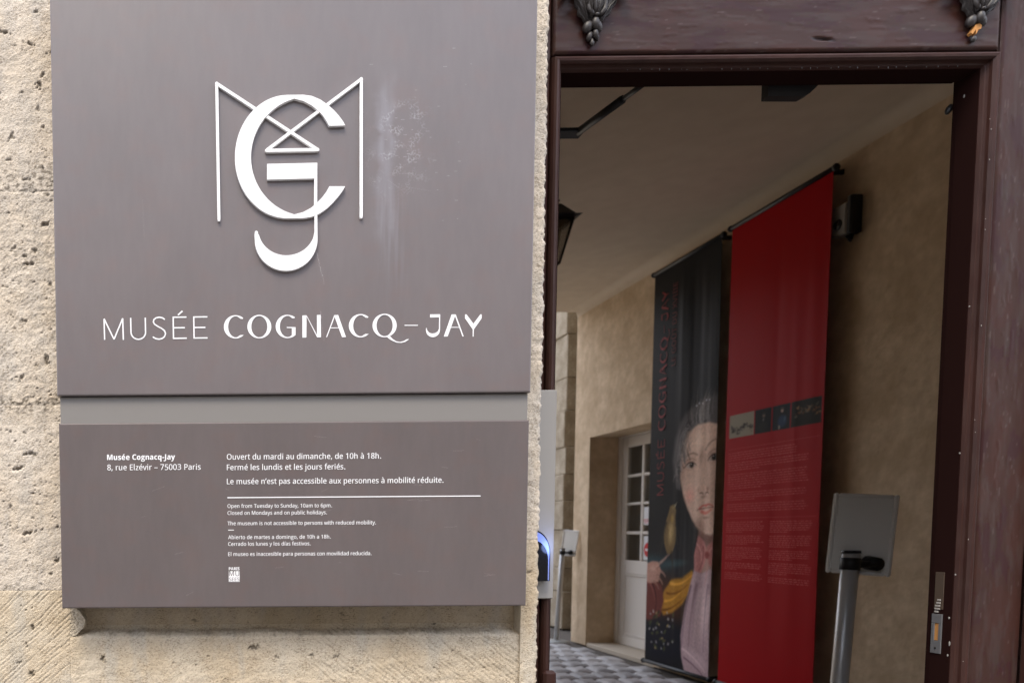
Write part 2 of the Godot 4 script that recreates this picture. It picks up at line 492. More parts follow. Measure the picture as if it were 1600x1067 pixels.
# one stone as relief: rows run up, columns run along the line `path(s)`; tool = depth of chisel marks, ang = their direction
func stone_sheet(x0: float, x1: float, y0: float, y1: float, step: float, z: float, opt: Dictionary) -> ArrayMesh:
	var nx := int(ceil((x1 - x0) / step)) + 1
	var ny := int(ceil((y1 - y0) / step)) + 1
	var H := PackedFloat32Array(); H.resize(nx * ny)
	var D := PackedFloat32Array(); D.resize(nx * ny)
	var tool: float = opt.get("tool", 0.0)
	var ang: float = deg_to_rad(opt.get("ang", 38.0))
	var pitch: float = opt.get("pitch", 0.0075)
	var rough: float = opt.get("rough", 1.0)
	var tl: float = opt.get("tool_from", -9.0)
	var dir := Vector2(-sin(ang), cos(ang))
	for j in ny:
		for i in nx:
			var x := lerpf(x0, x1, float(i) / (nx - 1)); var y := lerpf(y0, y1, float(j) / (ny - 1))
			var h := n_big.get_noise_2d(x, y * 1.3) * 0.0022 + n_mid.get_noise_2d(x, y * 1.5) * 0.0012 * rough + n_fine.get_noise_2d(x * 0.9, y * 1.7) * 0.0008 * rough
			if tool > 0.0:
				var k := smoothstep(tl - 0.10, tl + 0.08, x + n_warp.get_noise_2d(x, y) * 0.12)
				var q := (Vector2(x, y).dot(dir) + n_warp.get_noise_2d(x * 0.8, y * 0.8) * 0.004 + n_mid.get_noise_2d(x * 0.6, y * 0.6) * 0.0012) / pitch
				var fr := q - floorf(q)
				var on := smoothstep(-0.35, 0.35, n_mid.get_noise_2d(x * 0.35 + 7.0 * floorf(q) * 0.13, floorf(q) * 0.37))
				var g := maxf(0.0, 1.0 - absf(fr - 0.5) * 4.6) * on * k
				h -= g * tool
				D[j * nx + i] += smoothstep(0.3, 1.0, g) * 0.5 * clampf(0.6 + n_dirt.get_noise_2d(x, y) * 1.6, 0.0, 1.0)  # groove dirt, darkened to stand in for groove shade as well
			H[j * nx + i] = h
	# holes worn in the stone
	var pits: Array = opt.get("pits", []).duplicate()
	for k in int(opt.get("n_pits", 0)):
		var big := rng.randf() < 0.06
		var w := rng.randf_range(0.0026, 0.005) if big else rng.randf_range(0.0010, 0.0023)
		pits.append([rng.randf_range(x0, x1), rng.randf_range(y0, y1), w * rng.randf_range(1.0, 2.3), w * rng.randf_range(0.45, 0.9), rng.randf_range(0.0012, 0.0035), rng.randf_range(-0.5, 0.3)])
	for p in pits:
		if p[2] < 0.0045 and n_warp.get_noise_2d(p[0] * 1.5, p[1] * 1.5) < -0.02: continue
		var cx: float = p[0]; var cy: float = p[1]; var rx: float = p[2]; var ry: float = p[3]
		var m := maxf(rx, ry) * 1.5
		var ca := cos(p[5]); var sa := sin(p[5])
		var j0 := maxi(0, int((cy - m - y0) / (y1 - y0) * (ny - 1))); var j1 := mini(ny - 1, int((cy + m - y0) / (y1 - y0) * (ny - 1)) + 1)
		var i0 := maxi(0, int((cx - m - x0) / (x1 - x0) * (nx - 1))); var i1 := mini(nx - 1, int((cx + m - x0) / (x1 - x0) * (nx - 1)) + 1)
		for j in range(j0, j1 + 1):
			for i in range(i0, i1 + 1):
				var dx := lerpf(x0, x1, float(i) / (nx - 1)) - cx; var dy := lerpf(y0, y1, float(j) / (ny - 1)) - cy
				var u := (dx * ca + dy * sa) / rx; var v := (-dx * sa + dy * ca) / ry
				var d := sqrt(u * u + v * v) + n_dirt.get_noise_2d(cx + dx * 2.0, cy + dy * 2.0) * 0.9
				if d < 1.0:
					H[j * nx + i] -= p[4] * smoothstep(1.0, 0.45, d)
					D[j * nx + i] = maxf(D[j * nx + i], smoothstep(1.0, 0.5, d) * (0.75 if p[2] > 0.0045 else 0.5))  # grime in the holes, its dark tone also standing in for shade
	var pale: Color = opt.get("pale", Color(0.56, 0.495, 0.405))
	var warm: Color = opt.get("warm", Color(0.50, 0.415, 0.305))
	var grey: Color = opt.get("grey", Color(0.40, 0.365, 0.315))
	var dirt_and_shade := Color(0.095, 0.078, 0.058)  # grime tone, also painted as shade in holes and grooves
	var rough_at: Array = opt.get("dirty_bands", [])
	var shape = opt.get("shape")
	var e: float = opt.get("joint", 0.003)
	return sheet(nx, ny, func(i: int, j: int) -> Array:
		var x := lerpf(x0, x1, float(i) / (nx - 1)); var y := lerpf(y0, y1, float(j) / (ny - 1))
		var edge := minf(minf(x - x0, x1 - x) if opt.get("side_joint", true) else 1.0, minf(y - y0, y1 - y))
		var h := H[j * nx + i]
		if edge < e: h -= (1.0 - edge / e) * 0.0010
		var t := clampf(0.5 + n_tone.get_noise_2d(x, y) * 1.3, 0.0, 1.0)
		var c := pale.lerp(warm, t)
		c = c.lerp(grey, clampf(n_streak.get_noise_2d(x * 0.5, y * 0.12) * 1.2 + n_mid.get_noise_2d(x * 1.3, y) * 0.3, 0.0, 0.6))
		c = c * (1.0 + n_fine.get_noise_2d(x * 1.1 + 3.0, y * 1.6) * 0.14)
		var k: float = D[j * nx + i]
		for b in rough_at:
			var w: float = smoothstep(b[1], 0.0, absf(y - b[0] - n_warp.get_noise_2d(x, y) * 0.03))
			k = maxf(k, w * smoothstep(0.02, 0.3, n_dirt.get_noise_2d(x * 1.2, y * 2.0)) * b[2])
		k = maxf(k, smoothstep(0.30, 0.50, n_dirt.get_noise_2d(x * 2.2 + 20.0, y * 5.0)) * 0.30 * rough)
		c = c.lerp(dirt_and_shade, clampf(k, 0.0, 0.92))
		c.a = 1.0
		var v := Vector3(x, y, z + h)
		if shape != null: v = shape.call(x, y, h)
		return [v, c])

func facade() -> void:
	var w := thing("stone_facade", "pale pitted limestone facade with chisel marks behind the grey sign", "wall")
	var L0 := -0.66; var L1 := -0.288
	var pale := Color(0.565, 0.50, 0.42); var warm := Color(0.53, 0.455, 0.365); var grey := Color(0.44, 0.40, 0.35)
	var cols := {"pale": pale, "warm": warm, "grey": grey, "rough": 1.3, "dirty_bands": []}
	var S := 0.0022
	# left of the board, from the top down; the larger holes sit where the photograph has them
	var o := cols.duplicate(); o.n_pits = 300; o.dirty_bands = [[2.125, 0.05, 0.8]]
	o.pits = [[-0.402, 2.410, 0.014, 0.0035, 0.004, -0.25], [-0.355, 2.388, 0.012, 0.003, 0.004, -0.25], [-0.352, 2.452, 0.004, 0.004, 0.004, 0], [-0.338, 2.312, 0.007, 0.008, 0.005, 0.5], [-0.330, 2.330, 0.008, 0.004, 0.004, 0.6], [-0.372, 2.298, 0.005, 0.003, 0.003, 0], [-0.340, 2.267, 0.004, 0.006, 0.004, 0], [-0.331, 2.234, 0.004, 0.004, 0.004, 0], [-0.393, 2.218, 0.006, 0.009, 0.003, 0], [-0.333, 2.156, 0.004, 0.004, 0.004, 0], [-0.40, 2.172, 0.009, 0.002, 0.003, 0]]
	part("stone", stone_sheet(L0, L1, 2.112, 2.62, S, -1.53, o), M.stone, w)
	o = cols.duplicate(); o.n_pits = 420; o.rough = 1.7; o.dirty_bands = [[1.70, 0.03, 0.9], [2.0, 0.06, 0.45]]
	o.pits = [[-0.363, 1.975, 0.012, 0.003, 0.005, 0.1], [-0.372, 1.992, 0.006, 0.005, 0.004, 0], [-0.352, 2.00, 0.006, 0.005, 0.004, 0], [-0.331, 2.05, 0.008, 0.006, 0.005, 0.4], [-0.325, 1.935, 0.005, 0.005, 0.004, 0], [-0.332, 1.79, 0.005, 0.012, 0.004, 0.2], [-0.382, 1.756, 0.006, 0.005, 0.004, 0]]
	part("stone", stone_sheet(L0, L1, 1.702, 2.112, S, -1.53, o), M.stone, w)
	o = cols.duplicate(); o.n_pits = 380; o.rough = 1.4; o.dirty_bands = [[1.335, 0.02, 0.6], [1.69, 0.03, 0.8]]
	o.pits = [[-0.395, 1.578, 0.013, 0.004, 0.006, 0.3], [-0.372, 1.607, 0.012, 0.003, 0.005, 0.2], [-0.377, 1.450, 0.016, 0.004, 0.006, 0.25], [-0.345, 1.503, 0.003, 0.007, 0.004, 0], [-0.321, 1.396, 0.006, 0.006, 0.005, 0.6], [-0.318, 1.462, 0.009, 0.002, 0.004, 0], [-0.411, 1.502, 0.004, 0.005, 0.004, 0]]
	part("stone", stone_sheet(L0, L1, 1.336, 1.702, S, -1.53, o), M.stone, w)
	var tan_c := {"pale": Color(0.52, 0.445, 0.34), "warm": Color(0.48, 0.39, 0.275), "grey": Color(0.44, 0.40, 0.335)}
	o = tan_c.duplicate(); o.tool = 0.0020; o.ang = 42.0; o.pitch = 0.0072; o.n_pits = 120; o.rough = 0.8
	o.pits = [[-0.372, 1.262, 0.005, 0.006, 0.004, 0.5], [-0.384, 1.225, 0.003, 0.008, 0.003, 0.2], [-0.40, 1.19, 0.006, 0.004, 0.004, 0.4], [-0.376, 1.168, 0.009, 0.006, 0.004, 0.3]]
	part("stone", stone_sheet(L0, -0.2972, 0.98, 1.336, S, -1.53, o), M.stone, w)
	# large block below the board; its top edge slopes back under the board
	o = tan_c.duplicate(); o.tool = 0.0018; o.ang = -38.0; o.pitch = 0.0085; o.tool_from = 0.18; o.n_pits = 170; o.rough = 1.35; o.side_joint = true
	o.pits = [[-0.232, 1.198, 0.006, 0.006, 0.005, 0.2], [0.072, 1.218, 0.012, 0.006, 0.004, 0.1]]
	o.shape = func(x: float, y: float, h: float) -> Vector3:
		var t := clampf((y - 1.235) / 0.045, 0.0, 1.0)
		var lip := smoothstep(0.0, 0.45, t)
		return Vector3(x, minf(y, 1.247 + maxf(0.0, y - 1.247) * 0.75) + (h * 2.0 if t > 0.2 else 0.0), -1.53 + h - lip * lip * 0.034)
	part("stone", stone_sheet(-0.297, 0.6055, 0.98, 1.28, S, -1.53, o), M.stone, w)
	# course set back behind the lower edge of the board
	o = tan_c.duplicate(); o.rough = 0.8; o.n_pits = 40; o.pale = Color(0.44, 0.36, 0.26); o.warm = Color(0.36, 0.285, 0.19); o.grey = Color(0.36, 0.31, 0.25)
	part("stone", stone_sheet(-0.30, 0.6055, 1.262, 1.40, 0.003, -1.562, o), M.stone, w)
	# broken corner fillet at the left end of that course
	var st := new_st()
	st.set_smooth_group(-1)
	var fr := pv([-0.31, 1.335, -0.292, 1.318, -0.287, 1.309, -0.284, 1.300, -0.277, 1.294, -0.272, 1.286, -0.266, 1.277, -0.268, 1.262, -0.285, 1.244, -0.31, 1.238])
	prism(st, fr, -1.585, -1.532)
	part("corner_fragment", commit(st), M.block, w)
	# gate-side quoin: front strip, worn arris, then the reveal
	var cuts := [0.98, 1.43, 1.78, 2.16, 2.66]
	for k in 4:
		o = cols.duplicate(); o.n_pits = 110; o.rough = 1.5; o.side_joint = false
		if k == 0: o.merge(tan_c, true); o.rough = 1.0
		o.shape = func(x: float, y: float, h: float) -> Vector3:
			# x is the distance along front -> arris -> reveal
			var r := 0.010 + 0.004 * n_warp.get_noise_1d(y * 3.0)
			var xc := 0.6405 + n_mid.get_noise_1d(y * 2.2) * 0.0035 + n_big.get_noise_1d(y * 2.0) * 0.002
			var s := x - 0.6045
			var f := xc - r - 0.6045
			if s < f: return Vector3(0.6045 + s, y, -1.526 + h)
			var a := (s - f) / r
			if a < PI / 2: return Vector3(xc - r + sin(a) * (r + h), y, -1.526 - r + cos(a) * (r + h))
			return Vector3(xc + h, y, -1.526 - r - (s - f - r * PI / 2))
		part("stone", stone_sheet(0.6045, 0.92, cuts[k], cuts[k + 1], 0.0026, 0, o), M.stone, w)
	part("return", span(Vector3(0.6052, 0.98, -1.60), Vector3(0.62, 1.45, -1.5295), 0.001), M.block, w)
	# the rest of the front: plain courses around what the picture shows
	part("backing", span(Vector3(-0.655, 0.97, -1.9), Vector3(0.61, 2.62, -1.575), 0.0), M.mortar, w)
	var courses := [[-5.0, -0.664], ]
	var y := 0.0
	var r := 0
	while y < 9.0:
		var h := 0.36
		var x := -6.0 + (0.35 if r % 2 else 0.0)
		while x < 4.3:
			var x2 := x + 0.72
			var a := x; var b := x2
			x = x2
			if y > 0.60 and y < 2.60:
				b = minf(b, -0.664)
			elif y < 4.3:
				b = minf(b, 0.63)
			if b - a < 0.06: continue
			if y + h > 2.625 and y < 2.625: pass
			var lo := y; var hi := y + h - 0.004
			if lo < 0.977 and hi > 0.977 and b > -0.66: hi = 0.974
			if lo < 2.626 and b > -0.66 and lo > 2.0: lo = 2.626
			if hi - lo < 0.05: continue
			part("stone", span(Vector3(a + 0.002, lo, -1.90), Vector3(b - 0.002, hi, -1.53 + rng.randf_range(-.002, .002)), 0.006), M.block, w)
		y += h
		r += 1
	part("gate_head", span(Vector3(0.635, 4.33, -2.1), Vector3(4.9, 9.0, -1.56), 0.0), M.block, w)
	part("right_pier", span(Vector3(4.3, 0.0, -2.1), Vector3(8.0, 9.0, -1.535), 0.0), M.block, w)

# ------------------------------------------------------------------ carriage gate
func painted_board(x0: float, x1: float, y0: float, y1: float, z: float, along_x: bool, seed_: int, cracks: Array) -> ArrayMesh:
	var n1 := noise(seed_, 1.0, 4); var n2 := noise(seed_ + 1, 1.0, 3); var n3 := noise(seed_ + 2, 1.0, 3)
	var step := 0.003
	var nx := int((x1 - x0) / step) + 1; var ny := int((y1 - y0) / step) + 1
	return sheet(nx, ny, func(i: int, j: int) -> Array:
		var x := lerpf(x0, x1, float(i) / (nx - 1)); var y := lerpf(y0, y1, float(j) / (ny - 1))
		var a := x if along_x else y; var b := y if along_x else x
		var h := n1.get_noise_2d(a * 4.0, b * 30.0) * 0.0004 + n2.get_noise_2d(a * 10.0, b * 70.0) * 0.00012
		var rid := n3.get_noise_2d(a * 9.0, b * 60.0)
		h += smoothstep(0.34, 0.5, rid) * 0.0005
		var c := Color(0.043, 0.0180, 0.0140).lerp(Color(0.032, 0.0145, 0.0125), clampf(0.5 + n1.get_noise_2d(a * 5.0, b * 12.0), 0, 1))
		c = c.lerp(Color(0.056, 0.041, 0.036), clampf(n2.get_noise_2d(a * 6.0 + 9.0, b * 34.0) * 0.9, 0, 0.4))
		c = c.lerp(Color(0.16, 0.13, 0.12), smoothstep(0.50, 0.66, n3.get_noise_2d(a * 16.0, b * 190.0 + 4.0)) * 0.2)
		for k in cracks:
			var u: float = (x - k[0]) / k[2]; var v: float = (y - k[1] + 0.002 * sin(x * 60.0)) / k[3]
			var d := u * u + absf(v)
			if d < 1.0:
				h -= 0.007 * (1.0 - d); c = c.lerp(Color(0.012, 0.008, 0.007), 0.8)
		var e := minf(minf(x - x0, x1 - x), minf(y - y0, y1 - y))
		if e < 0.004: h -= (0.004 - e)
		return [Vector3(x, y, z + h), c])

# a carved leaf: lobed outline, raised middle rib, veins; pts are its axis, width in metres
func leaf(st: SurfaceTool, pts: Array, width: float, rise: float, lobes: float) -> void:
	st.set_smooth_group(1)
	var n := 26; var m := 12
	var cv := Curve3D.new()
	for i in pts.size():
		var t: Vector3 = (pts[mini(i + 1, pts.size() - 1)] - pts[maxi(i - 1, 0)]) / 6.0
		cv.add_point(pts[i], -t, t)
	var L := cv.get_baked_length()
	var at := func(i: int, j: int) -> Vector3:
		var t := float(i) / n; var u := float(j) / m * 2.0 - 1.0
		var c := cv.sample_baked(L * t, true)
		var d := (cv.sample_baked(minf(L, L * t + 0.001), true) - cv.sample_baked(maxf(0.0, L * t - 0.001), true)).normalized()
		var side := d.cross(Vector3(0, 0, 1)).normalized()
		var w := width * pow(sin(PI * clampf(t * 0.93 + 0.05, 0.0, 1.0)), 0.7) * (1.0 + 0.22 * sin(t * lobes * TAU - absf(u) * 1.2))
		var z := rise * (0.9 - 0.75 * u * u) + 0.0016 * cos(u * 9.0) + 0.0022 * exp(-u * u * 60.0) - 0.0012 * absf(u) * sin(t * lobes * TAU)
		return c + side * u * w + Vector3(0, 0, z)
	for i in n:
		for j in m:
			quad(st, at.call(i, j), at.call(i, j + 1), at.call(i + 1, j + 1), at.call(i + 1, j))

func ornament(g: Node3D, cx: float, tip: float, z: float, broken: bool) -> void:
	# carved acanthus drop, local millimetres: x right, y up from the tip, z out of the board
	var o := Vector3(cx, tip, z)
	var k := 0.001
	var P := func(x: float, y: float, d: float) -> Vector3: return o + Vector3(x, y, d) * k
	var st := new_st()
	# body that carries the leaves
	tube(st, [P.call(0, 48, 4), P.call(1, 62, 7), P.call(3, 80, 9), P.call(5, 104, 10), P.call(6, 150, 11), P.call(6, 200, 8)], [0.009, 0.017, 0.020, 0.024, 0.030, 0.020], 14, 1, 0.45)
	for s in [-1.0, 1.0]:
		# eyelet leaves either side of the middle rib
		tube(st, [P.call(3 + s * 3, 60, 14), P.call(4 + s * 10, 63, 17), P.call(4 + s * 17, 72, 17), P.call(4 + s * 19, 84, 17), P.call(5 + s * 17, 96, 18), P.call(5 + s * 21, 112, 19), P.call(5 + s * 27, 135, 18), P.call(5 + s * 30, 165, 14)], [0.003, 0.0052, 0.006, 0.005, 0.005, 0.006, 0.007, 0.004], 8)
		tube(st, [P.call(3 + s * 2, 62, 17), P.call(3 + s * 4, 72, 20), P.call(4 + s * 6, 84, 21), P.call(4 + s * 10, 97, 21), P.call(4 + s * 9, 114, 22), P.call(4 + s * 12, 140, 20)], [0.0025, 0.0045, 0.005, 0.006, 0.005, 0.004], 8)
		# outer leaf with a pointed, turned-out tip
		leaf(st, [P.call(s * 8, 48, 4), P.call(s * 18, 57, 8), P.call(s * 27, 69, 11), P.call(s * 36, 81, 14), P.call(s * 47, 93, 19)], 0.0085, 0.006, 3.0)
		leaf(st, [P.call(s * 14, 54, 5), P.call(s * 22, 76, 10), P.call(s * 29, 102, 13), P.call(s * 37, 140, 14), P.call(s * 42, 180, 8)], 0.012, 0.007, 5.0)
		leaf(st, [P.call(s * 6, 56, 12), P.call(s * 11, 78, 18), P.call(s * 14, 104, 21), P.call(s * 15, 140, 20), P.call(s * 14, 180, 12)], 0.0085, 0.005, 6.0)
		# scroll ends of the swag above
		tube(st, [P.call(s * 40, 150, 10), P.call(s * 56, 128, 14), P.call(s * 64, 112, 18), P.call(s * 72, 103, 20), P.call(s * 76, 109, 17), P.call(s * 71, 116, 17)], [0.012, 0.013, 0.012, 0.009, 0.006, 0.003], 9)
		blob(st, P.call(s * 64, 108, 22), Vector3(0.008, 0.006, 0.006), Basis(Vector3(0, 0, 1), s * 0.6))
	tube(st, [P.call(4, 62, 20), P.call(4, 85, 23), P.call(5, 120, 24), P.call(6, 160, 20)], [0.0022, 0.0035, 0.003, 0.003], 8)
	blob(st, P.call(4, 60, 18), Vector3(0.005, 0.004, 0.005))
	var orn := part("ornament", commit(st), M.carving, g)
	if broken: orn.set_meta("label", "carved leaf drop with its tip broken to bare orange wood")
	for q in [[-11, 40, 8, 0.5, 11, 14], [11, 41, 8, -0.35, 9, 14], [3, 45, 13, 0.0, 9, 13]]:
		var s2 := new_st()
		blob(s2, P.call(q[0], q[1], q[2]), Vector3(q[4], q[5], 9) * k, Basis(Vector3(0, 0, 1), -q[3]), 14)
		part("petal", commit(s2), M.carving, orn)
	if not broken:
		for q in [[-6, 21, 6, 0.3, 7, 11], [5, 24, 10, -0.1, 6.5, 10], [10, 20, 5, -0.3, 5, 9]]:
			var s2 := new_st()
			blob(s2, P.call(q[0], q[1], q[2]), Vector3(q[4], q[5], 7) * k, Basis(Vector3(0, 0, 1), -q[3]), 12)
			part("petal", commit(s2), M.carving, orn)
		var s3 := new_st()
		lathe(s3, [Vector2(0, 0), Vector2(0.004, 0.003), Vector2(0.0055, 0.008), Vector2(0.004, 0.012), Vector2(0.003, 0.016)], 12, Transform3D(Basis.IDENTITY, P.call(0, -1, 6)))
		part("bud", commit(s3), M.carving, orn)
	else:
		var s2 := new_st()
		s2.set_smooth_group(-1)
		prism(s2, pv([-13, 14, -8, 22, -4, 30, 4, 34, 5, 44, 9, 46, 11, 34, 9, 22, 3, 20, -1, 11, -3, 20, -9, 10]), 1, 11, Transform3D(Basis.IDENTITY.scaled(Vector3(k, k, k)), o))
		part("bare_wood", commit(s2), M.raw_wood, orn)
		var s3 := new_st()
		blob(s3, P.call(-1, 4, 4), Vector3(0.0065, 0.007, 0.005), Basis(Vector3(0, 0, 1), -0.5), 10)
		part("bud", commit(s3), M.carving, orn)

func gate() -> void:
	var g := thing("carriage_gate", "dark oxblood wooden carriage gate with carved leaf drops around its open wicket", "gate")
	var zf := -1.78; var zb := -1.845
	var x0 := 0.779; var x1 := 1.716; var yt := 2.474
	# lintel, stiles
	var lt := part("lintel", painted_board(0.757, 1.742, 2.507, 2.86, zf, true, 301, [[1.352, 2.531, 0.036, 0.0030]]), M.paint_v, g)
	part("lintel_core", span(Vector3(0.757, 2.507, zb), Vector3(1.742, 2.858, zf - 0.008), 0.002), M.paint_x, lt)
	var sr := part("stile", painted_board(1.746, 1.862, 0.02, 2.86, zf, false, 311, []), M.paint_v, g)
	part("stile_core", span(Vector3(1.746, 0.02, zb), Vector3(1.862, 2.86, zf - 0.008), 0.002), M.paint_y, sr)
	var sl := part("stile", painted_board(0.647, 0.750, 0.02, 2.86, zf, false, 321, []), M.paint_v, g)
	part("stile_core", span(Vector3(0.647, 0.02, zb), Vector3(0.750, 2.86, zf - 0.008), 0.002), M.paint_y, sl)
	# moulding round the wicket opening, mitred at the corners
	var prof := [Vector2(0.0, zb), Vector2(0.0, -1.794), Vector2(0.003, -1.788), Vector2(0.006, -1.787), Vector2(0.008, -1.783), Vector2(0.009, -1.776), Vector2(0.013, -1.771), Vector2(0.018, -1.770), Vector2(0.0225, -1.773), Vector2(0.0255, -1.780), Vector2(0.0265, -1.800), Vector2(0.0265, zb)]
	for side in 3:
		var st := new_st()
		st.set_smooth_group(-1)
		for i in prof.size() - 1:
			var p: Vector2 = prof[i]; var q: Vector2 = prof[i + 1]
			if side == 0:
				quad(st, Vector3(x0 - p.x, 0.02, p.y), Vector3(x0 - q.x, 0.02, q.y), Vector3(x0 - q.x, yt + q.x, q.y), Vector3(x0 - p.x, yt + p.x, p.y))
			elif side == 1:
				quad(st, Vector3(x0 - p.x, yt + p.x, p.y), Vector3(x0 - q.x, yt + q.x, q.y), Vector3(x1 + q.x, yt + q.x, q.y), Vector3(x1 + p.x, yt + p.x, p.y))
			else:
				quad(st, Vector3(x1 + p.x, yt + p.x, p.y), Vector3(x1 + q.x, yt + q.x, q.y), Vector3(x1 + q.x, 0.02, q.y), Vector3(x1 + p.x, 0.02, p.y))
		part("moulding", commit(st), M.paint_x if side == 1 else M.paint_y, g)
	# thin matte sheets on the opening's inner faces, shade put into their colour
	part("shade_lining", span(Vector3(x1 - 0.0015, 0.02, zb - 0.0005), Vector3(x1 + 0.0005, yt - 0.0015, -1.7945), 0.0), M.shade_lining, g)
	part("shade_lining", span(Vector3(x0 - 0.0005, 0.02, zb - 0.0005), Vector3(x0 + 0.0015, yt - 0.0015, -1.7945), 0.0), M.shade_lining, g)
	part("shade_lining", span(Vector3(x0 - 0.0005, yt - 0.0014, zb - 0.0005), Vector3(x1 + 0.0005, yt + 0.0005, -1.7945), 0.0), M.shade_lining, g)
	# filler behind the joints
	part("rebate", span(Vector3(0.75, 0.02, zb - 0.004), Vector3(0.7525, 2.86, zf - 0.03), 0.0), M.paint_plain, g)
	part("rebate", span(Vector3(1.7425, 0.02, zb - 0.004), Vector3(1.7455, 2.86, zf - 0.03), 0.0), M.paint_plain, g)
	part("rebate", span(Vector3(0.757, 2.5, zb - 0.004), Vector3(1.742, 2.5065, zf - 0.03), 0.0), M.paint_plain, g)
	# bolection and base block low on the left stile
	var st := new_st()
	bbox(st, Vector3(0.767, 0.56, -1.766), Vector3(0.030, 1.13, 0.02), 0.006)
	part("base_block", commit(st), M.paint_y, g)
	# rest of the gate: panels right of the opening and above it, closing the archway
	st = new_st()
	bbox(st, Vector3(1.876, 1.44, -1.772), Vector3(0.020, 2.84, 0.03), 0.006)
	part("panel_moulding", commit(st), M.paint_y, g)
	part("panel", span(Vector3(1.888, 0.02, zb), Vector3(2.50, 2.86, -1.80), 0.004), M.paint_y, g)
	part("panel", span(Vector3(2.53, 0.02, zb), Vector3(4.30, 2.86, -1.80), 0.004), M.paint_y, g)
	part("meeting_stile", span(Vector3(2.46, 0.02, zb - 0.01), Vector3(2.56, 2.86, -1.76), 0.008), M.paint_y, g)
	part("transom", span(Vector3(0.645, 2.863, zb), Vector3(4.30, 3.06, -1.75), 0.01), M.paint_x, g)
	part("panel", span(Vector3(0.645, 3.063, zb), Vector3(4.30, 4.33, -1.80), 0.004), M.paint_x, g)
	ornament(g, 0.8375, 2.5175, zf + 0.001, false)
	ornament(g, 1.679, 2.521, zf + 0.001, true)
	# inside jamb strip and head strip that the closed leaf would rest on
	part("stop", span(Vector3(x1 + 0.002, 0.02, -1.862), Vector3(x1 + 0.05, 2.50, zb - 0.001), 0.003), M.shade_lining, g)
	part("stop", span(Vector3(x0 - 0.05, yt + 0.003, -1.862), Vector3(x1 + 0.0, yt + 0.05, zb - 0.001), 0.003), M.shade_lining, g)
	# strike plate let into the right jamb
	var sp := new_st()
	var ax := Transform3D(Basis(Vector3(0, 0, 1), Vector3(0, 1, 0), Vector3(-1, 0, 0)), Vector3(x1 - 0.002, 0, 0))
	var X := Transform3D(Basis.IDENTITY, Vector3.ZERO)
	bbox(sp, Vector3(x1 - 0.0022, 1.1655, -1.829), Vector3(0.003, 0.030, 0.026), 0.0006)
	bbox(sp, Vector3(x1 - 0.0022, 1.2335, -1.829), Vector3(0.003, 0.022, 0.026), 0.0006)
	bbox(sp, Vector3(x1 - 0.0022, 1.2015, -1.838), Vector3(0.003, 0.042, 0.008), 0.0006)
	bbox(sp, Vector3(x1 - 0.0022, 1.2015, -1.820), Vector3(0.003, 0.042, 0.008), 0.0006)
	var plate := part("strike_plate", commit(sp), M.strike, g)
	part("slot", box_mesh(Vector3(0.001, 0.040, 0.010), 0.0), M.raw_wood, plate, Vector3(x1 - 0.0016, 1.2015, -1.829))
	part("screw", box_mesh(Vector3(0.002, 0.005, 0.005), 0.001), M.black, plate, Vector3(x1 - 0.0040, 1.163, -1.829))
	sp = new_st()
	bbox(sp, Vector3(x1 - 0.0020, 1.300, -1.827), Vector3(0.002, 0.088, 0.022), 0.0004)
	part("strike_recess", commit(sp), M.strike_dark, g)
	for k in 5:
		part("splinter", box_mesh(Vector3(0.003, 0.004, rng.randf_range(0.006, 0.014)), 0.0005), M.plate_grey, g, Vector3(x1 - 0.003, 1.250 + k * 0.007, -1.829 + rng.randf_range(-.005, .005)))
	# bits of old staple and paint left along the head
	st = new_st()
	for k in 34:
		var px := lerpf(0.93, 1.66, (k + rng.randf_range(-.3, .3)) / 33.0)
		if k in [8, 15, 24, 29]: continue
		bbox(st, Vector3(px, yt - 0.0002 + rng.randf_range(-0.001, 0.001), -1.786), Vector3(0.0012, 0.0035 * rng.randf_range(.4, 1.2), 0.0010), 0.0003, Transform3D(Basis(Vector3(0, 0, 1), 0.0), Vector3.ZERO))
	var fl := part("staples", commit(st), M.strike, g)
	tag(fl, "row of old staples and paint flecks", "", "", "stuff")
	st = new_st()
	for q in [[2.432, -1.828, 4.0], [1.238, -1.80, 3.0], [1.178, -1.796, 6.0], [1.150, -1.799, 3.0], [1.62, -1.795, 2.0], [1.95, -1.79, 2.0], [1.34, -1.79, 2.0]]:
		blob(st, Vector3(x1 - 0.0018, q[0], q[1]), Vector3(0.0008, 0.001 * q[2], 0.0022), Basis.IDENTITY, 8)
	for k in 16:
		var yy := rng.randf_range(1.05, 2.45)
		blob(st, Vector3(x1 + 0.0045 + rng.randf_range(0, 0.012), yy, -1.7835 + 0.011), Vector3(0.0009, rng.randf_range(0.0008, 0.003), 0.0008), Basis.IDENTITY, 6)
	var ch := part("paint_chips", commit(st), M.plate_grey, g)
	tag(ch, "pale paint chips down the jamb", "", "", "stuff")
	# closer: arm from the head to the leaf that stands open inside, magnet box
	st = new_st()
	var A := Vector3(1.020, 2.498, -1.862); var B := Vector3(1.008, 2.548, -2.20)
	var mid := A.lerp(B, 0.36)
	tube(st, [A, mid], [0.0065, 0.0065], 8)
	tube(st, [mid, B], [0.0105, 0.0105], 8)
	var arm := part("closer_arm", commit(st), M.black, g)
	part("closer_foot", span(Vector3(0.80, 2.540, -2.225), Vector3(1.020, 2.5535, -2.185), 0.003), M.black, arm)
	st = new_st()
	prism(st, pv([1.292, 2.50, 1.292, 2.455, 1.374, 2.454, 1.39, 2.462, 1.412, 2.483, 1.42, 2.50]), -1.885, -1.8625)
	part("magnet_box", commit(st), M.black, g)
	blob(st, Vector3.ZERO, Vector3.ZERO)
	st = new_st()
	blob(st, Vector3(1.718, 2.424, -1.868), Vector3(0.007, 0.013, 0.007), Basis(Vector3(0, 0, 1), -0.4), 10)
	part("hinge_stop", commit(st), M.black, g)
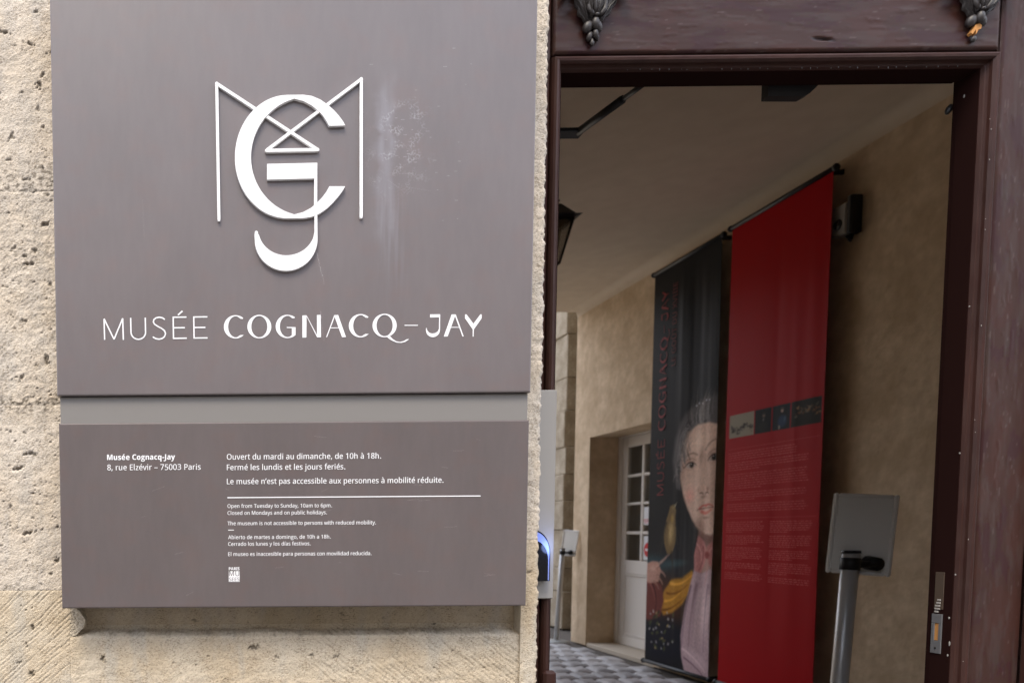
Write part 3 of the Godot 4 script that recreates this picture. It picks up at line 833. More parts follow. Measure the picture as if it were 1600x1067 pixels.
	# the open wicket leaf, folded back inside
	var leaf := part("wicket_leaf", span(Vector3(0.705, 0.03, -2.78), Vector3(0.750, 2.47, -1.868), 0.004), M.paint_y, g)
	part("handle", box_mesh(Vector3(0.03, 0.12, 0.02), 0.008), M.steel, leaf, Vector3(0.768, 1.1, -2.70))

# ------------------------------------------------------------------ passage
func passage() -> void:
	var X := 4.62
	var H := 4.25
	var w := thing("passage_wall", "mottled beige plaster wall of the covered passage behind the banners", "wall")
	# near part, part over the doorway, far part with a worn rounded end
	part("plaster", span(Vector3(X, 0.0, -8.10), Vector3(X + 0.45, H, -1.9), 0.0), M.plaster, w)
	part("plaster", span(Vector3(X, 2.583, -9.60), Vector3(X + 0.45, H, -8.101), 0.0), M.plaster, w)
	var st := new_st()
	st.set_smooth_group(1)
	var prof := pv([X + 0.45, -9.601, X, -9.601])
	for k in 7:
		var a := PI / 2 * k / 6.0
		prof.append(Vector2(X + 0.07 - cos(a) * 0.07, -9.98 - sin(a) * 0.07))
	prof.append(Vector2(X + 0.45, -10.05))
	for i in prof.size() - 1:
		var p := prof[i]; var q := prof[i + 1]
		st.set_smooth_group(1 if i > 1 and i < 8 else -1)
		quad(st, Vector3(p.x, 0, p.y), Vector3(q.x, 0, q.y), Vector3(q.x, H, q.y), Vector3(p.x, H, p.y))
	part("plaster", commit(st), M.plaster, w)
	part("threshold", span(Vector3(X + 0.01, -0.02, -9.598), Vector3(X + 0.46, 0.035, -8.105), 0.006), M.threshold, w)
	# small cove where wall and ceiling meet
	st = new_st()
	st.set_smooth_group(1)
	for k in 6:
		var a := PI / 2 * k / 6.0; var b := PI / 2 * (k + 1) / 6.0
		var p := Vector2(X - 0.001 - 0.10 + cos(a) * 0.10, H - 0.001 - 0.10 + sin(a) * 0.10); var q := Vector2(X - 0.001 - 0.10 + cos(b) * 0.10, H - 0.001 - 0.10 + sin(b) * 0.10)
		quad(st, Vector3(p.x, p.y, -1.9), Vector3(q.x, q.y, -1.9), Vector3(q.x, q.y, -10.0), Vector3(p.x, p.y, -10.0))
	part("cove", commit(st), M.ceiling, w)

	var c := thing("passage_ceiling", "smooth pale plaster ceiling over the covered passage", "ceiling")
	part("plaster", span(Vector3(-2.2, H, -10.12), Vector3(X + 0.45, H + 0.3, -1.87), 0.0), M.ceiling, c)
	part("upper_storey", span(Vector3(-6.0, H + 0.301, -10.12), Vector3(8.0, 9.0, -9.7), 0.0), M.block, c)
	part("roof", span(Vector3(-6.0, 9.001, -10.3), Vector3(8.0, 9.2, -1.3), 0.0), M.mortar, c)
	var l := thing("passage_wall", "plain plaster side wall of the passage beside the folded wicket leaf", "wall")
	part("plaster", span(Vector3(-2.2, 0.0, -10.12), Vector3(-1.8, H - 0.002, -1.91), 0.0), M.plaster, l)

	# rough stone flank where the passage opens on the courtyard
	var f := thing("courtyard_flank", "rough block stone corner at the courtyard end of the passage", "wall")
	part("core", span(Vector3(5.08, 0.0, -33.9), Vector3(7.5, 6.9, -11.25), 0.0), M.mortar, f)
	var y := 0.0
	var k := 0
	while y < 6.5:
		var h := rng.randf_range(0.30, 0.62)
		var d := 0.5 if k % 2 else 0.85
		part("block", span(Vector3(5.03 + rng.randf_range(-.02, .02), y + 0.003, -11.2 - d), Vector3(5.9, y + h - 0.003, -11.2 + rng.randf_range(-.02, .02)), 0.009), M.block, f)
		var z := -11.21 - d
		while z > -15.0:
			part("block", span(Vector3(5.035 + rng.randf_range(-.012, .012), y + 0.006, z - 0.7), Vector3(5.3, y + h - 0.004, z - 0.008), 0.009), M.block, f)
			z -= 0.71
		y += h
		k += 1
	part("recess", span(Vector3(5.45, 0.0, -11.24), Vector3(6.5, 9.0, -10.0), 0.0), M.block, f)

	# courtyard beyond: the far house and the other side
	var b := thing("courtyard_house", "pale stone house closing the courtyard beyond the passage", "building")
	part("wall", span(Vector3(-14.0, 0.0, -34.6), Vector3(7.5, 8.5, -34.0), 0.0), M.block, b)
	part("roof", span(Vector3(-14.2, 8.501, -35.2), Vector3(7.7, 8.8, -33.8), 0.02), M.steel_dull, b)
	for i in 4:
		for j in 2:
			var wn := part("window", box_mesh(Vector3(1.2, 2.1, 0.12), 0.01), M.door_paint, b, Vector3(-5.6 + i * 3.1, 1.9 + j * 3.6, -33.98))
			for s in [-1, 1]:
				for t in 3:
					part("pane", box_mesh(Vector3(0.46, 0.56, 0.02), 0.0), M.black_gloss, wn, Vector3(s * 0.27, -0.66 + t * 0.66, 0.056))
	var sd := thing("courtyard_side_wall", "plain stone side wall of the courtyard beyond the passage", "wall")
	part("wall", span(Vector3(-14.0, 0.0, -33.99), Vector3(-10.0, 6.5, -10.13), 0.0), M.block, sd)

# ------------------------------------------------------------------ the name board
func E(x: float, y: float) -> Vector2:        # emblem drawing units -> metres on the board
	return Vector2(0.0047 + (x - 118.0) * 0.000384, 2.269 - (y - 95.0) * 0.000377)

func epoly(a: PackedVector2Array) -> PackedVector2Array:
	var o := PackedVector2Array()
	for p in a: o.append(E(p.x, p.y))
	return o

# lettering of the title in drawing units (cap height 33, baseline 0), each letter a list of outlines
func title_letters() -> Array:
	var out := []
	var T := func(px: float, py: float) -> Vector2:   # digitised letterforms, levelled on their baseline
		return Vector2(px - 161.0, 531.0 - py - (px - 161.0) * 0.0081)
	var conv := func(a: PackedVector2Array, ox: float, sc: float) -> PackedVector2Array:
		var o := PackedVector2Array()
		for p in a: o.append(T.call(ox + p.x / sc, 480.0 + p.y / sc))
		return o
	var A := func(a: Array) -> PackedVector2Array: return conv.call(pv(a), 140.0, 8.0)
	var w := 2.0
	out.append([stroke(A.call([182, 408, 178, 150]), w), stroke(A.call([178, 148, 300, 402]), w), stroke(A.call([300, 402, 412, 144]), w), stroke(A.call([412, 144, 417, 408]), w)])
	var u := pv([512, 138, 514, 310])
	u.append_array(arc(Vector2(606, 312), Vector2(92, 90), 180, 0, 14))
	u.append_array(pv([697, 310, 695, 136]))
	var uu := pv([512, 138, 514, 310])
	for p in arc(Vector2(606, 312), Vector2(92, 90), 170, 10, 14): uu.append(p)
	uu.append_array(pv([697, 310, 695, 136]))
	out.append([stroke(conv.call(uu, 140.0, 8.0), w)])
	out.append([stroke(A.call([940, 158, 910, 138, 870, 130, 830, 138, 803, 160, 796, 190, 810, 215, 850, 242, 900, 268, 935, 296, 947, 330, 935, 368, 905, 393, 865, 401, 825, 394, 787, 372]), w)])
	out.append([stroke(A.call([1045, 125, 1047, 395]), w), stroke(A.call([1040, 131, 1212, 129]), w), stroke(A.call([1046, 261, 1190, 259]), w), stroke(A.call([1040, 391, 1214, 388]), w), stroke(A.call([1106, 104, 1162, 54]), 2.2)])
	out.append([stroke(A.call([1303, 122, 1305, 392]), w), stroke(A.call([1298, 128, 1474, 126]), w), stroke(A.call([1304, 257, 1448, 256]), w), stroke(A.call([1298, 387, 1474, 385]), w)])
	# contrast capitals
	var s := 7.273
	var cee := func(dx: float, dy: float, ox: float) -> PackedVector2Array:
		var a := arc(Vector2(200, 226), Vector2(128, 130), 305, 180, 16)
		a = pv([292, 126, 262, 108]); 
		a.append_array(arc(Vector2(205, 226), Vector2(133, 130), 288, 72, 24))
		a.append_array(pv([268, 340, 298, 318, 262, 318, 240, 330]))
		a.append_array(arc(Vector2(208, 226), Vector2(87, 118), 80, 280, 20))
		a.append_array(pv([238, 118, 262, 136, 288, 138]))
		var o := PackedVector2Array()
		for p in a: o.append(p + Vector2(dx, dy))
		return conv.call(o, ox, s)
	var ring := func(c: Vector2, r1: Vector2, r2: Vector2, ox: float) -> Array:
		var top := arc(c, r1, 180, 360, 22); var ti := arc(c, r2, 360, 180, 22); top.append_array(ti)
		var bot := arc(c, r1, 0, 180, 22); var bi := arc(c, r2, 180, 0, 22); bot.append_array(bi)
		return [conv.call(top, ox, s), conv.call(bot, ox, s)]
	var B := func(a: Array) -> PackedVector2Array: return conv.call(pv(a), 340.0, s)
	var Q := func(a: Array) -> PackedVector2Array: return conv.call(pv(a), 550.0, s)
	out.append([cee.call(0, 0, 340.0)])
	out.append(ring.call(Vector2(476, 224), Vector2(136, 131), Vector2(91, 119), 340.0))
	var gg := pv([880, 118, 850, 102])
	gg.append_array(arc(Vector2(795, 222), Vector2(133, 130), 288, 72, 24))
	gg.append_array(pv([860, 338, 888, 318, 888, 230, 788, 228, 788, 238, 846, 240, 846, 318, 824, 336]))
	gg.append_array(arc(Vector2(798, 222), Vector2(89, 119), 74, 280, 20))
	gg.append_array(pv([826, 110, 850, 129, 876, 130]))
	out.append([conv.call(gg, 340.0, s)])
	out.append([B.call([966, 100, 1013, 97, 1011, 345, 966, 347]), B.call([1131, 95, 1173, 93, 1178, 342, 1133, 343]), B.call([1012, 106, 1018, 106, 1139, 330, 1139, 342, 1133, 342])])
	out.append([B.call([1326, 96, 1372, 94, 1462, 341, 1417, 342]), B.call([1236, 341, 1326, 100, 1336, 108, 1247, 341]), B.call([1284, 235, 1386, 234, 1386, 242, 1284, 243])])
	out.append([cee.call(-105, -12, 550.0)])
	var qr: Array = ring.call(Vector2(373, 212), Vector2(137, 131), Vector2(92, 119), 550.0)
	qr.append(Q.call([400, 338, 436, 332, 470, 366, 510, 390, 550, 396, 590, 386, 628, 364, 654, 364, 610, 394, 560, 406, 510, 402, 460, 382, 420, 356]))
	out.append(qr)
	out.append([Q.call([600, 205, 750, 205, 750, 215, 600, 215])])
	var jj := pv([888, 88, 1002, 87, 1002, 262])
	jj.append_array(arc(Vector2(922, 262), Vector2(79, 80), 0, 180, 20))
	jj.append_array(pv([843, 240, 852, 240, 858, 266, 880, 292, 912, 302, 950, 296, 978, 276, 991, 246, 991, 121, 888, 123]))
	out.append([conv.call(jj, 550.0, s)])
	out.append([Q.call([1132, 89, 1178, 88, 1090, 334, 1046, 335]), Q.call([1168, 100, 1180, 92, 1272, 333, 1258, 334]), Q.call([1124, 229, 1226, 228, 1226, 236, 1122, 237])])
	out.append([Q.call([1284, 88, 1300, 88, 1382, 194, 1382, 256, 1374, 256, 1284, 130]), Q.call([1378, 196, 1458, 88, 1472, 88, 1472, 132, 1386, 256, 1378, 256]), Q.call([1374, 250, 1386, 250, 1384, 335, 1374, 335])])
	return out

func letter_meshes(scale_: float, depth: float) -> Array:
	var res := []
	for L in title_letters():
		var st := new_st()
		var k := 0
		for poly in L:
			var o := PackedVector2Array()
			for p in poly: o.append(p * scale_)
			prism(st, o, 0.0, depth + 0.00004 * k)
			k += 1
		res.append(commit(st))
	return res

func board_texture(w: int, h: int, base: Color, upper: bool) -> ImageTexture:
	var im := Image.create(w, h, false, Image.FORMAT_RGB8)
	var a := noise(501 if upper else 551, 0.006, 4); var b := noise(502, 0.035, 4); var c := noise(503, 0.16, 3); var d := noise(504, 0.09, 2, FastNoiseLite.TYPE_CELLULAR)
	for y in h:
		for x in w:
			var t := a.get_noise_2d(x, y * 0.55)
			var q := base * (1.0 + t * 0.07 + b.get_noise_2d(x * 1.6, y * 0.35) * 0.045 + c.get_noise_2d(x, y) * 0.02)
			q = q.lerp(Color(q.r * 1.06, q.g * 0.98, q.b * 0.95), clampf(b.get_noise_2d(x * 0.4 + 300.0, y * 0.4) * 1.2, 0.0, 0.8))
			if upper:
				# pale uneven streak with crackled edges, right of the emblem (1 px = 1 mm)
				var fx: float = x - (614.0 + 8.0 * b.get_noise_1d(y * 0.7)); var wdt := 24.0 + 14.0 * b.get_noise_1d(y * 0.5 + 50.0)
				var along := smoothstep(150.0, 260.0, y) * smoothstep(560.0, 330.0, y)
				var m := smoothstep(wdt, wdt * 0.2, absf(fx)) * along * (0.55 + 0.6 * b.get_noise_2d(x * 1.2, y * 0.25))
				var m2 := smoothstep(42.0, 6.0, absf(x - 622.0 - (y - 330) * 0.02)) * smoothstep(360.0, 420.0, y) * smoothstep(640.0, 460.0, y) * clampf(0.25 + b.get_noise_2d(x * 2.2, y * 0.12) * 1.5, 0.0, 1.0) * 0.6
				var crackle := smoothstep(0.10, 0.02, absf(d.get_noise_2d(x * 1.5, y * 1.5) + 0.55)) * smoothstep(0.0, 0.35, b.get_noise_2d(x * 0.7 + 90.0, y * 0.7)) * smoothstep(75.0, 10.0, absf(x - 640.0)) * smoothstep(210.0, 260.0, y) * smoothstep(430.0, 330.0, y)
				q = q.lerp(Color(0.30, 0.30, 0.34), clampf(m * 0.38 + m2 * 0.26, 0.0, 0.5))
				q = q.lerp(Color(0.44, 0.44, 0.46), clampf(crackle * 0.35, 0.0, 0.35))
			im.set_pixel(x, y, q.linear_to_srgb())
	if upper:
		var g := RandomNumberGenerator.new(); g.seed = 77
		# scratches down past the title, flecks, a fine line left of the emblem
		for sc in [[488, 500, 499, 545, 0.5], [500, 545, 503, 560, 0.28], [496, 608, 497, 622, 0.45], [498, 632, 503, 664, 0.2], [165, 402, 168, 470, 0.12], [640, 360, 668, 360, 0.2], [655, 385, 700, 392, 0.12], [620, 372, 640, 386, 0.2]]:
			var n := int(maxf(absf(sc[2] - sc[0]), absf(sc[3] - sc[1])))
			for k in n:
				var t := float(k) / n
				var px := int(lerpf(sc[0], sc[2], t) + g.randf_range(-1.0, 1.0)); var py := int(lerpf(sc[1], sc[3], t))
				if px < 0 or py < 0 or px >= w or py >= h: continue
				im.set_pixel(px, py, im.get_pixel(px, py).lerp(Color(0.86, 0.85, 0.85), sc[4] * g.randf_range(0.3, 1.0)))
		for k in 36:
			var px := int(g.randfn(670.0, 60.0)); var py := int(g.randfn(280.0, 70.0))
			for i in g.randi_range(2, 7):
				if px + i >= 0 and px + i < w and py > 0 and py < h: im.set_pixel(px + i, py, im.get_pixel(px + i, py).lerp(Color(0.83, 0.83, 0.85), g.randf_range(0.1, 0.4)))
	else:
		var g := RandomNumberGenerator.new(); g.seed = 78
		for k in 26:
			var px := g.randf_range(20, w - 40); var py := g.randf_range(10, h - 20); var n := g.randi_range(6, 24); var sl := g.randf_range(-0.5, 0.3)
			for i in n:
				var xx := int(px + i); var yy := clampi(int(py + i * sl), 0, h - 1)
				if xx < w: im.set_pixel(xx, yy, im.get_pixel(xx, yy).lerp(Color(0.7, 0.67, 0.66), g.randf_range(0.05, 0.3)))
	im.generate_mipmaps()
	return ImageTexture.create_from_image(im)

# folded-metal panel: front sheet with uv, rounded edges and sides
func panel(x0: float, x1: float, y0: float, y1: float, zb: float, zf: float, e: float) -> ArrayMesh:
	var xs := [x0, x0, x0 + e * 0.3, x0 + e, x1 - e, x1 - e * 0.3, x1, x1]
	var st := new_st()
	var zsx := [zb, zf - e, zf - e * 0.3, zf, zf, zf - e * 0.3, zf - e, zb]
	var ys := [y0, y0, y0 + e * 0.3, y0 + e, y1 - e, y1 - e * 0.3, y1, y1]
	var V := PackedVector3Array(); var C := PackedColorArray(); var U := PackedVector2Array()
	for j in 8:
		for i in 8:
			V.append(Vector3(xs[i], ys[j], minf(zsx[i], zsx[j])))
			C.append(Color.WHITE)
			U.append(Vector2((xs[i] - x0) / (x1 - x0), (y1 - ys[j]) / (y1 - y0)))
	for j in 7:
		for i in 7:
			var a := j * 8 + i
			for q in [a, a + 8, a + 9, a, a + 9, a + 1]:
				st.set_smooth_group(-1)
				st.set_uv(U[q]); st.add_vertex(V[q])
	return commit(st)

func museum_sign() -> void:
	var s := thing("museum_sign", "taupe grey museum board with raised white monogram and opening hours on the stone", "sign")
	var up := mat(Color.WHITE, 0.36, 0.0, 0.5)
	up.albedo_texture = board_texture(890, 760, Color(0.128, 0.109, 0.108), true)
	var lo := mat(Color.WHITE, 0.5, 0.0, 0.4)
	lo.albedo_texture = board_texture(890, 350, Color(0.099, 0.081, 0.078), false)
	var bandm := mat(lin(0.178, 0.166, 0.154), 0.5, 0.0, 0.4)
	var u := part("upper_panel", panel(-0.2995, 0.590, 1.7075, 2.468, -1.522, -1.46, 0.0025), up, s)
	u.set_meta("label", "upper panel with white monogram and museum name")
	var b := part("band", panel(-0.2955, 0.588, 1.652, 1.7065, -1.522, -1.469, 0.001), bandm, s)
	b.set_meta("label", "lighter plain band between the two panels")
	var l := part("lower_panel", panel(-0.2985, 0.5905, 1.3055, 1.657, -1.521, -1.4655, 0.0025), lo, s)
	l.set_meta("label", "lower panel with address and opening hours")
	for p in [Vector2(-0.2, 1.45), Vector2(0.5, 1.45), Vector2(-0.2, 2.3), Vector2(0.5, 2.3)]:
		part("mount", box_mesh(Vector3(0.06, 0.06, 0.06), 0.004), M.steel_dull, s, Vector3(p.x, p.y, -1.546))
	# raised monogram: three interlaced letters cut from plate
	var zf := -1.46
	var st := new_st()
	var w := 0.0054
	prism(st, stroke(epoly(pv([125, 742, 118, 99])), w), zf - 0.001, zf + 0.0058)
	prism(st, stroke(epoly(pv([809, 735, 806, 84])), w), zf - 0.001, zf + 0.0058)
	prism(st, stroke(epoly(pv([114, 96, 596, 412])), w), zf - 0.001, zf + 0.0060)
	prism(st, stroke(epoly(pv([810, 82, 358, 412])), w), zf - 0.001, zf + 0.0062)
	prism(st, stroke(epoly(pv([352, 416, 602, 414])), w * 1.05), zf - 0.001, zf + 0.0064)
	for c in [[118, 97], [806, 83], [354, 415], [600, 413], [125, 741], [809, 734]]:
		var p := E(c[0], c[1])
		prism(st, arc(p, Vector2(w * 0.5, w * 0.5), 0, 345, 23), zf - 0.001, zf + 0.0055)
	part("letter", commit(st), M.white, u)
	st = new_st()
	var cee := arc(Vector2(455, 448), Vector2(252, 291), 270, 90, 40)
	cee.append_array(pv([530, 739, 570, 733, 608, 718, 642, 695, 672, 667, 700, 635, 718, 611, 730, 590, 655, 589, 640, 616, 620, 642, 598, 664, 568, 690, 530, 710, 485, 722]))
	var inner := arc(Vector2(552, 448), Vector2(272, 281), 105, 255, 30)
	cee.append_array(inner)
	cee.append_array(pv([485, 174, 530, 186, 570, 207, 600, 231, 622, 253, 640, 280, 654, 304, 730, 303, 718, 282, 700, 258, 675, 230, 645, 204, 610, 180, 570, 163, 530, 157]))
	prism(st, epoly(cee), zf - 0.001, zf + 0.0068)
	part("letter", commit(st), M.white, u)
	st = new_st()
	var jay := pv([357, 480, 597, 477, 597, 700, 599, 840])
	jay.append_array(arc(Vector2(448, 838), Vector2(151, 152), 4, 176, 36))
	jay.append_array(pv([296, 812, 298, 800, 304, 796, 311, 800, 314, 815]))
	jay.append_array(arc(Vector2(450, 790), Vector2(136, 126), 168, 18, 24))
	jay.append_array(pv([585, 800, 583, 700, 583, 551, 357, 554]))
	prism(st, epoly(jay), zf - 0.001, zf + 0.0066)
	part("letter", commit(st), M.white, u)
	# printed title
	var k := 0.0011936
	for m in letter_meshes(k, 0.0006):
		part("title_letter", m, M.white_print, u, Vector3(-0.2101, 1.8103, zf))
	# opening hours
	var z := -1.4652
	var P: Material = M.white_print
	text(l, "text_line", "Musée Cognacq-Jay", -0.2074, -0.0785, 1.5877, z, P, true)
	text(l, "text_line", "8, rue Elzévir – 75003 Paris", -0.2074, -0.0300, 1.5683, z, P)
	text(l, "text_line", "Ouvert du mardi au dimanche, de 10h à 18h.", 0.0198, 0.3116, 1.5868, z, P)
	text(l, "text_line", "Fermé les lundis et les jours feriés.", 0.0197, 0.2440, 1.5670, z, P)
	text(l, "text_line", "Le musée n’est pas accessible aux personnes à mobilité réduite.", 0.0196, 0.4300, 1.5405, z, P)
	part("rule", box_mesh(Vector3(0.480, 0.0018, 0.0006), 0.0), P, l, Vector3(0.2605, 1.5150, z))
	text(l, "text_line", "Open from Tuesday to Sunday, 10am to 6pm.", 0.0205, 0.2191, 1.4957, z, P)
	text(l, "text_line", "Closed on Mondays and on public holidays.", 0.0205, 0.2095, 1.4825, z, P)
	text(l, "text_line", "The museum is not accessible to persons with reduced mobility.", 0.0204, 0.3027, 1.4628, z, P)
	part("rule", box_mesh(Vector3(0.011, 0.0013, 0.0006), 0.0), P, l, Vector3(0.0270, 1.4535, z))
	text(l, "text_line", "Abierto de martes a domingo, de 10h a 18h.", 0.0214, 0.2168, 1.4364, z, P)
	text(l, "text_line", "Cerrado los lunes y los días festivos.", 0.0214, 0.1785, 1.4237, z, P)
	text(l, "text_line", "El museo es inaccesible para personas con movilidad reducida.", 0.0213, 0.2946, 1.4043, z, P)
	text(l, "text_line", "PARIS", 0.0224, 0.0428, 1.3772, z, P, true)
	var bd := part("badge", box_mesh(Vector3(0.0208, 0.0204, 0.0006), 0.0), P, l, Vector3(0.0326, 1.3651, z))
	var tp := mat(lin(0.099, 0.081, 0.078), 0.5)
	text(bd, "badge_lettering", "MU", -0.0098, 0.0096, 0.0010, 0.0003, tp)
	text(bd, "badge_lettering", "SEES", -0.0098, 0.0100, -0.0090, 0.0003, tp)

# ------------------------------------------------------------------ reader on the gate post
func reader() -> void:
	var o := thing("door_reader", "light grey metal strip with black rounded reader and blue lit rim on the gate post", "reader", Vector3(0.738, 1.29, -1.76))
	part("back_plate", span(Vector3(-0.055, 0.002, -0.018), Vector3(0.0345, 0.476, -0.004), 0.002), M.reader_plate, o)
	var shape := func(w: float, h0: float, h1: float) -> PackedVector2Array:
		var p := pv([w, h0])
		p.append_array(arc(Vector2(0, h1 - w * 1.4), Vector2(w, w * 1.4), 0, 180, 18))
		p.append(Vector2(-w, h0))
		return p
	var X := Transform3D(Basis.IDENTITY, Vector3(-0.021, 0.0, 0.0))
	var st := new_st()
	prism(st, shape.call(0.0385, 0.044, 0.160), -0.004, 0.016, X)
	part("body", commit(st), M.black_gloss, o)
	var glow := mat(lin(0.16, 0.20, 0.42), 0.3)
	glow.emission_enabled = true
	glow.emission = Color(0.55, 0.65, 1.0)
	glow.emission_energy_multiplier = 0.045
	st = new_st()
	prism(st, shape.call(0.0355, 0.046, 0.156), 0.0161, 0.0185, X)
	part("light_rim", commit(st), glow, o)
	st = new_st()
	prism(st, shape.call(0.0315, 0.0455, 0.136), 0.0186, 0.0215, X)
	part("screen", commit(st), M.black_gloss, o)
	var lamp := OmniLight3D.new()
	lamp.name = "rim_light"
	lamp.light_color = Color(0.6, 0.7, 1.0)
	lamp.light_energy = 0.001
	lamp.light_size = 0.02
	lamp.omni_range = 6.0
	lamp.omni_attenuation = 2.0
	lamp.shadow_enabled = true
	lamp.position = Vector3(0.018, 0.12, 0.035)
	o.add_child(lamp)

# ------------------------------------------------------------------ door in the passage wall
func glazed_door() -> void:
	var d := thing("glazed_door", "cream panelled door with small panes set deep in the passage wall", "door", Vector3(5.0, 0.036, -9.6))
	# local: x into the wall, y up, z towards the gate
	var Y := -0.036
	var zs := [0.0, 0.165, 0.475, 0.53, 0.84, 1.0]
	var leaf := new_st()
	var add := func(z0: float, z1: float, y0: float, y1: float, x0: float, x1: float) -> void:
		bbox(leaf, Vector3((x0 + x1) * 0.5, (y0 + y1) * 0.5 + Y, (z0 + z1) * 0.5), Vector3(x1 - x0, y1 - y0, z1 - z0), 0.006)
	add.call(0.06, 0.165, 0.04, 2.56, 0.0, 0.05)
	add.call(0.84, 0.98, 0.04, 2.56, 0.0, 0.05)
	add.call(0.1655, 0.8395, 2.44, 2.56, 0.0, 0.05)
	add.call(0.1655, 0.8395, 0.91, 1.075, 0.0, 0.05)
	add.call(0.1655, 0.8395, 0.04, 0.155, 0.0, 0.05)
	part("leaf_frame", commit(leaf), M.door_paint, d)
	part("lower_panel", span(Vector3(0.014, 0.155 + Y, 0.165), Vector3(0.04, 0.91 + Y, 0.84), 0.0), M.door_paint, d)
	var mould := new_st()
	bbox(mould, Vector3(0.007, 0.895 + Y, 0.50), Vector3(0.02, 0.02, 0.66), 0.006)
	bbox(mould, Vector3(0.007, 0.172 + Y, 0.50), Vector3(0.02, 0.02, 0.66), 0.006)
	part("panel_moulding", commit(mould), M.door_paint, d)
	part("kick_board", span(Vector3(-0.012, 0.04 + Y, 0.062), Vector3(-0.001, 0.145 + Y, 0.98), 0.003), M.door_paint, d)
	for s in [[0.0, 0.058], [1.44, 1.50]]:
		part("frame", span(Vector3(-0.03, 0.037 + Y, s[0]), Vector3(0.07, 2.58 + Y, s[1]), 0.004), M.door_paint, d)
	part("frame", span(Vector3(-0.03, 2.563 + Y, 0.058), Vector3(0.07, 2.583 + Y, 1.44), 0.004), M.door_paint, d)
	part("fixed_leaf", span(Vector3(0.0, 0.04 + Y, 0.985), Vector3(0.05, 2.56 + Y, 1.44), 0.004), M.door_paint, d)
	var rows := [[1.077, 1.388], [1.426, 1.741], [1.772, 2.075], [2.110, 2.432]]
	part("muntin", span(Vector3(0.004, 1.0755 + Y, 0.4775), Vector3(0.046, 2.4395 + Y, 0.5275), 0.008), M.door_paint, d)
	for r in 3:
		for c in 2:
			part("muntin", span(Vector3(0.004, rows[r][1] + Y, [0.1655, 0.528][c]), Vector3(0.046, rows[r + 1][0] + Y, [0.477, 0.8395][c]), 0.008), M.door_paint, d)
	for r in 4:
		for c in 2:
			part("pane", span(Vector3(0.022, rows[r][0] + Y, [0.166, 0.528][c]), Vector3(0.026, rows[r][1] + Y, [0.477, 0.839][c]), 0.0), M.glass, d)
	var bl := new_st()
	var y := 1.08
	while y < 2.42:
		bbox(bl, Vector3(0.13, y + Y, 0.50), Vector3(0.026, 0.003, 0.62), 0.0, Transform3D(Basis.IDENTITY, Vector3.ZERO))
		y += 0.030
	var blind := part("blind", commit(bl), M.threshold, d)
	tag(blind, "horizontal slatted blind behind the panes", "", "", "stuff")
	part("room_back", span(Vector3(0.30, 0.0, -0.30), Vector3(0.34, 2.9, 1.8), 0.0), M.dark_room, d)
	part("room_side", span(Vector3(0.072, 0.0, -0.30), Vector3(0.30, 2.9, -0.002), 0.0), M.dark_room, d)
	part("room_side", span(Vector3(0.072, 0.0, 1.502), Vector3(0.30, 2.9, 1.80), 0.0), M.dark_room, d)
	part("room_top", span(Vector3(0.072, 2.552, 0.0), Vector3(0.30, 2.60, 1.50), 0.0), M.dark_room, d)
	var kn := new_st()
	blob(kn, Vector3(-0.04, 1.0, 0.91), Vector3(0.025, 0.025, 0.025))
	part("handle", commit(kn), M.steel, d)
	# papers stuck on the glass
	var n := thing("paper_notice", "white paper notice taped to a pane of the cream door", "notice", Vector3(5.017, 1.50, -9.02))
	part("sheet", box_mesh(Vector3(0.002, 0.21, 0.20), 0.0), M.paper, n, Vector3(0, 0.105, 0.0))
	for k in 3:
		part("print_line", box_mesh(Vector3(0.001, 0.008, 0.11 - k * 0.02), 0.0), M.sticker_red, n, Vector3(-0.0018, 0.062 - k * 0.02, 0.0))
	var s := thing("round_sticker", "round red no-entry sticker on a low pane of the cream door", "sticker", Vector3(5.017, 1.21, -8.965))
	var st := new_st()
	lathe(st, [Vector2(0, 0.002), Vector2(0.085, 0.002), Vector2(0.085, 0.0), Vector2(0, 0)], 24, Transform3D(Basis(Vector3(0, 0, 1), PI / 2), Vector3.ZERO), -1)
	part("disc", commit(st), M.sticker_red, s)
	part("bar", box_mesh(Vector3(0.001, 0.026, 0.11), 0.0), M.paper, s, Vector3(-0.0026, 0, 0))
	var bk := thing("paper_notice", "pale paper sheet behind the round red sticker on the cream door", "notice", Vector3(5.0205, 1.09, -8.99))
	part("sheet", box_mesh(Vector3(0.001, 0.28, 0.16), 0.0), M.paper, bk, Vector3(0, 0.14, 0.0))

# ------------------------------------------------------------------ banners
func soft(im: Image, cx: float, cy: float, rx: float, ry: float, rot: float, c: Color, a := 1.0, edge := 0.4, nz: FastNoiseLite = null) -> void:
	var W := im.get_width(); var Hh := im.get_height()
	var X := cx * W; var Y := cy * Hh; var RX := rx * W; var RY := ry * Hh
	var m := maxf(RX, RY) * 1.3
	var ca := cos(rot); var sa := sin(rot)
	for y in range(maxi(0, int(Y - m)), mini(Hh, int(Y + m) + 1)):
		for x in range(maxi(0, int(X - m)), mini(W, int(X + m) + 1)):
			var dx := x - X; var dy := y - Y
			var u := (dx * ca + dy * sa) / RX; var v := (-dx * sa + dy * ca) / RY
			var d := sqrt(u * u + v * v)
			if nz: d += nz.get_noise_2d(x, y) * 0.2
			if d < 1.0:
				var k := smoothstep(1.0, 1.0 - edge, d) * a
				im.set_pixel(x, y, im.get_pixel(x, y).lerp(c, k))

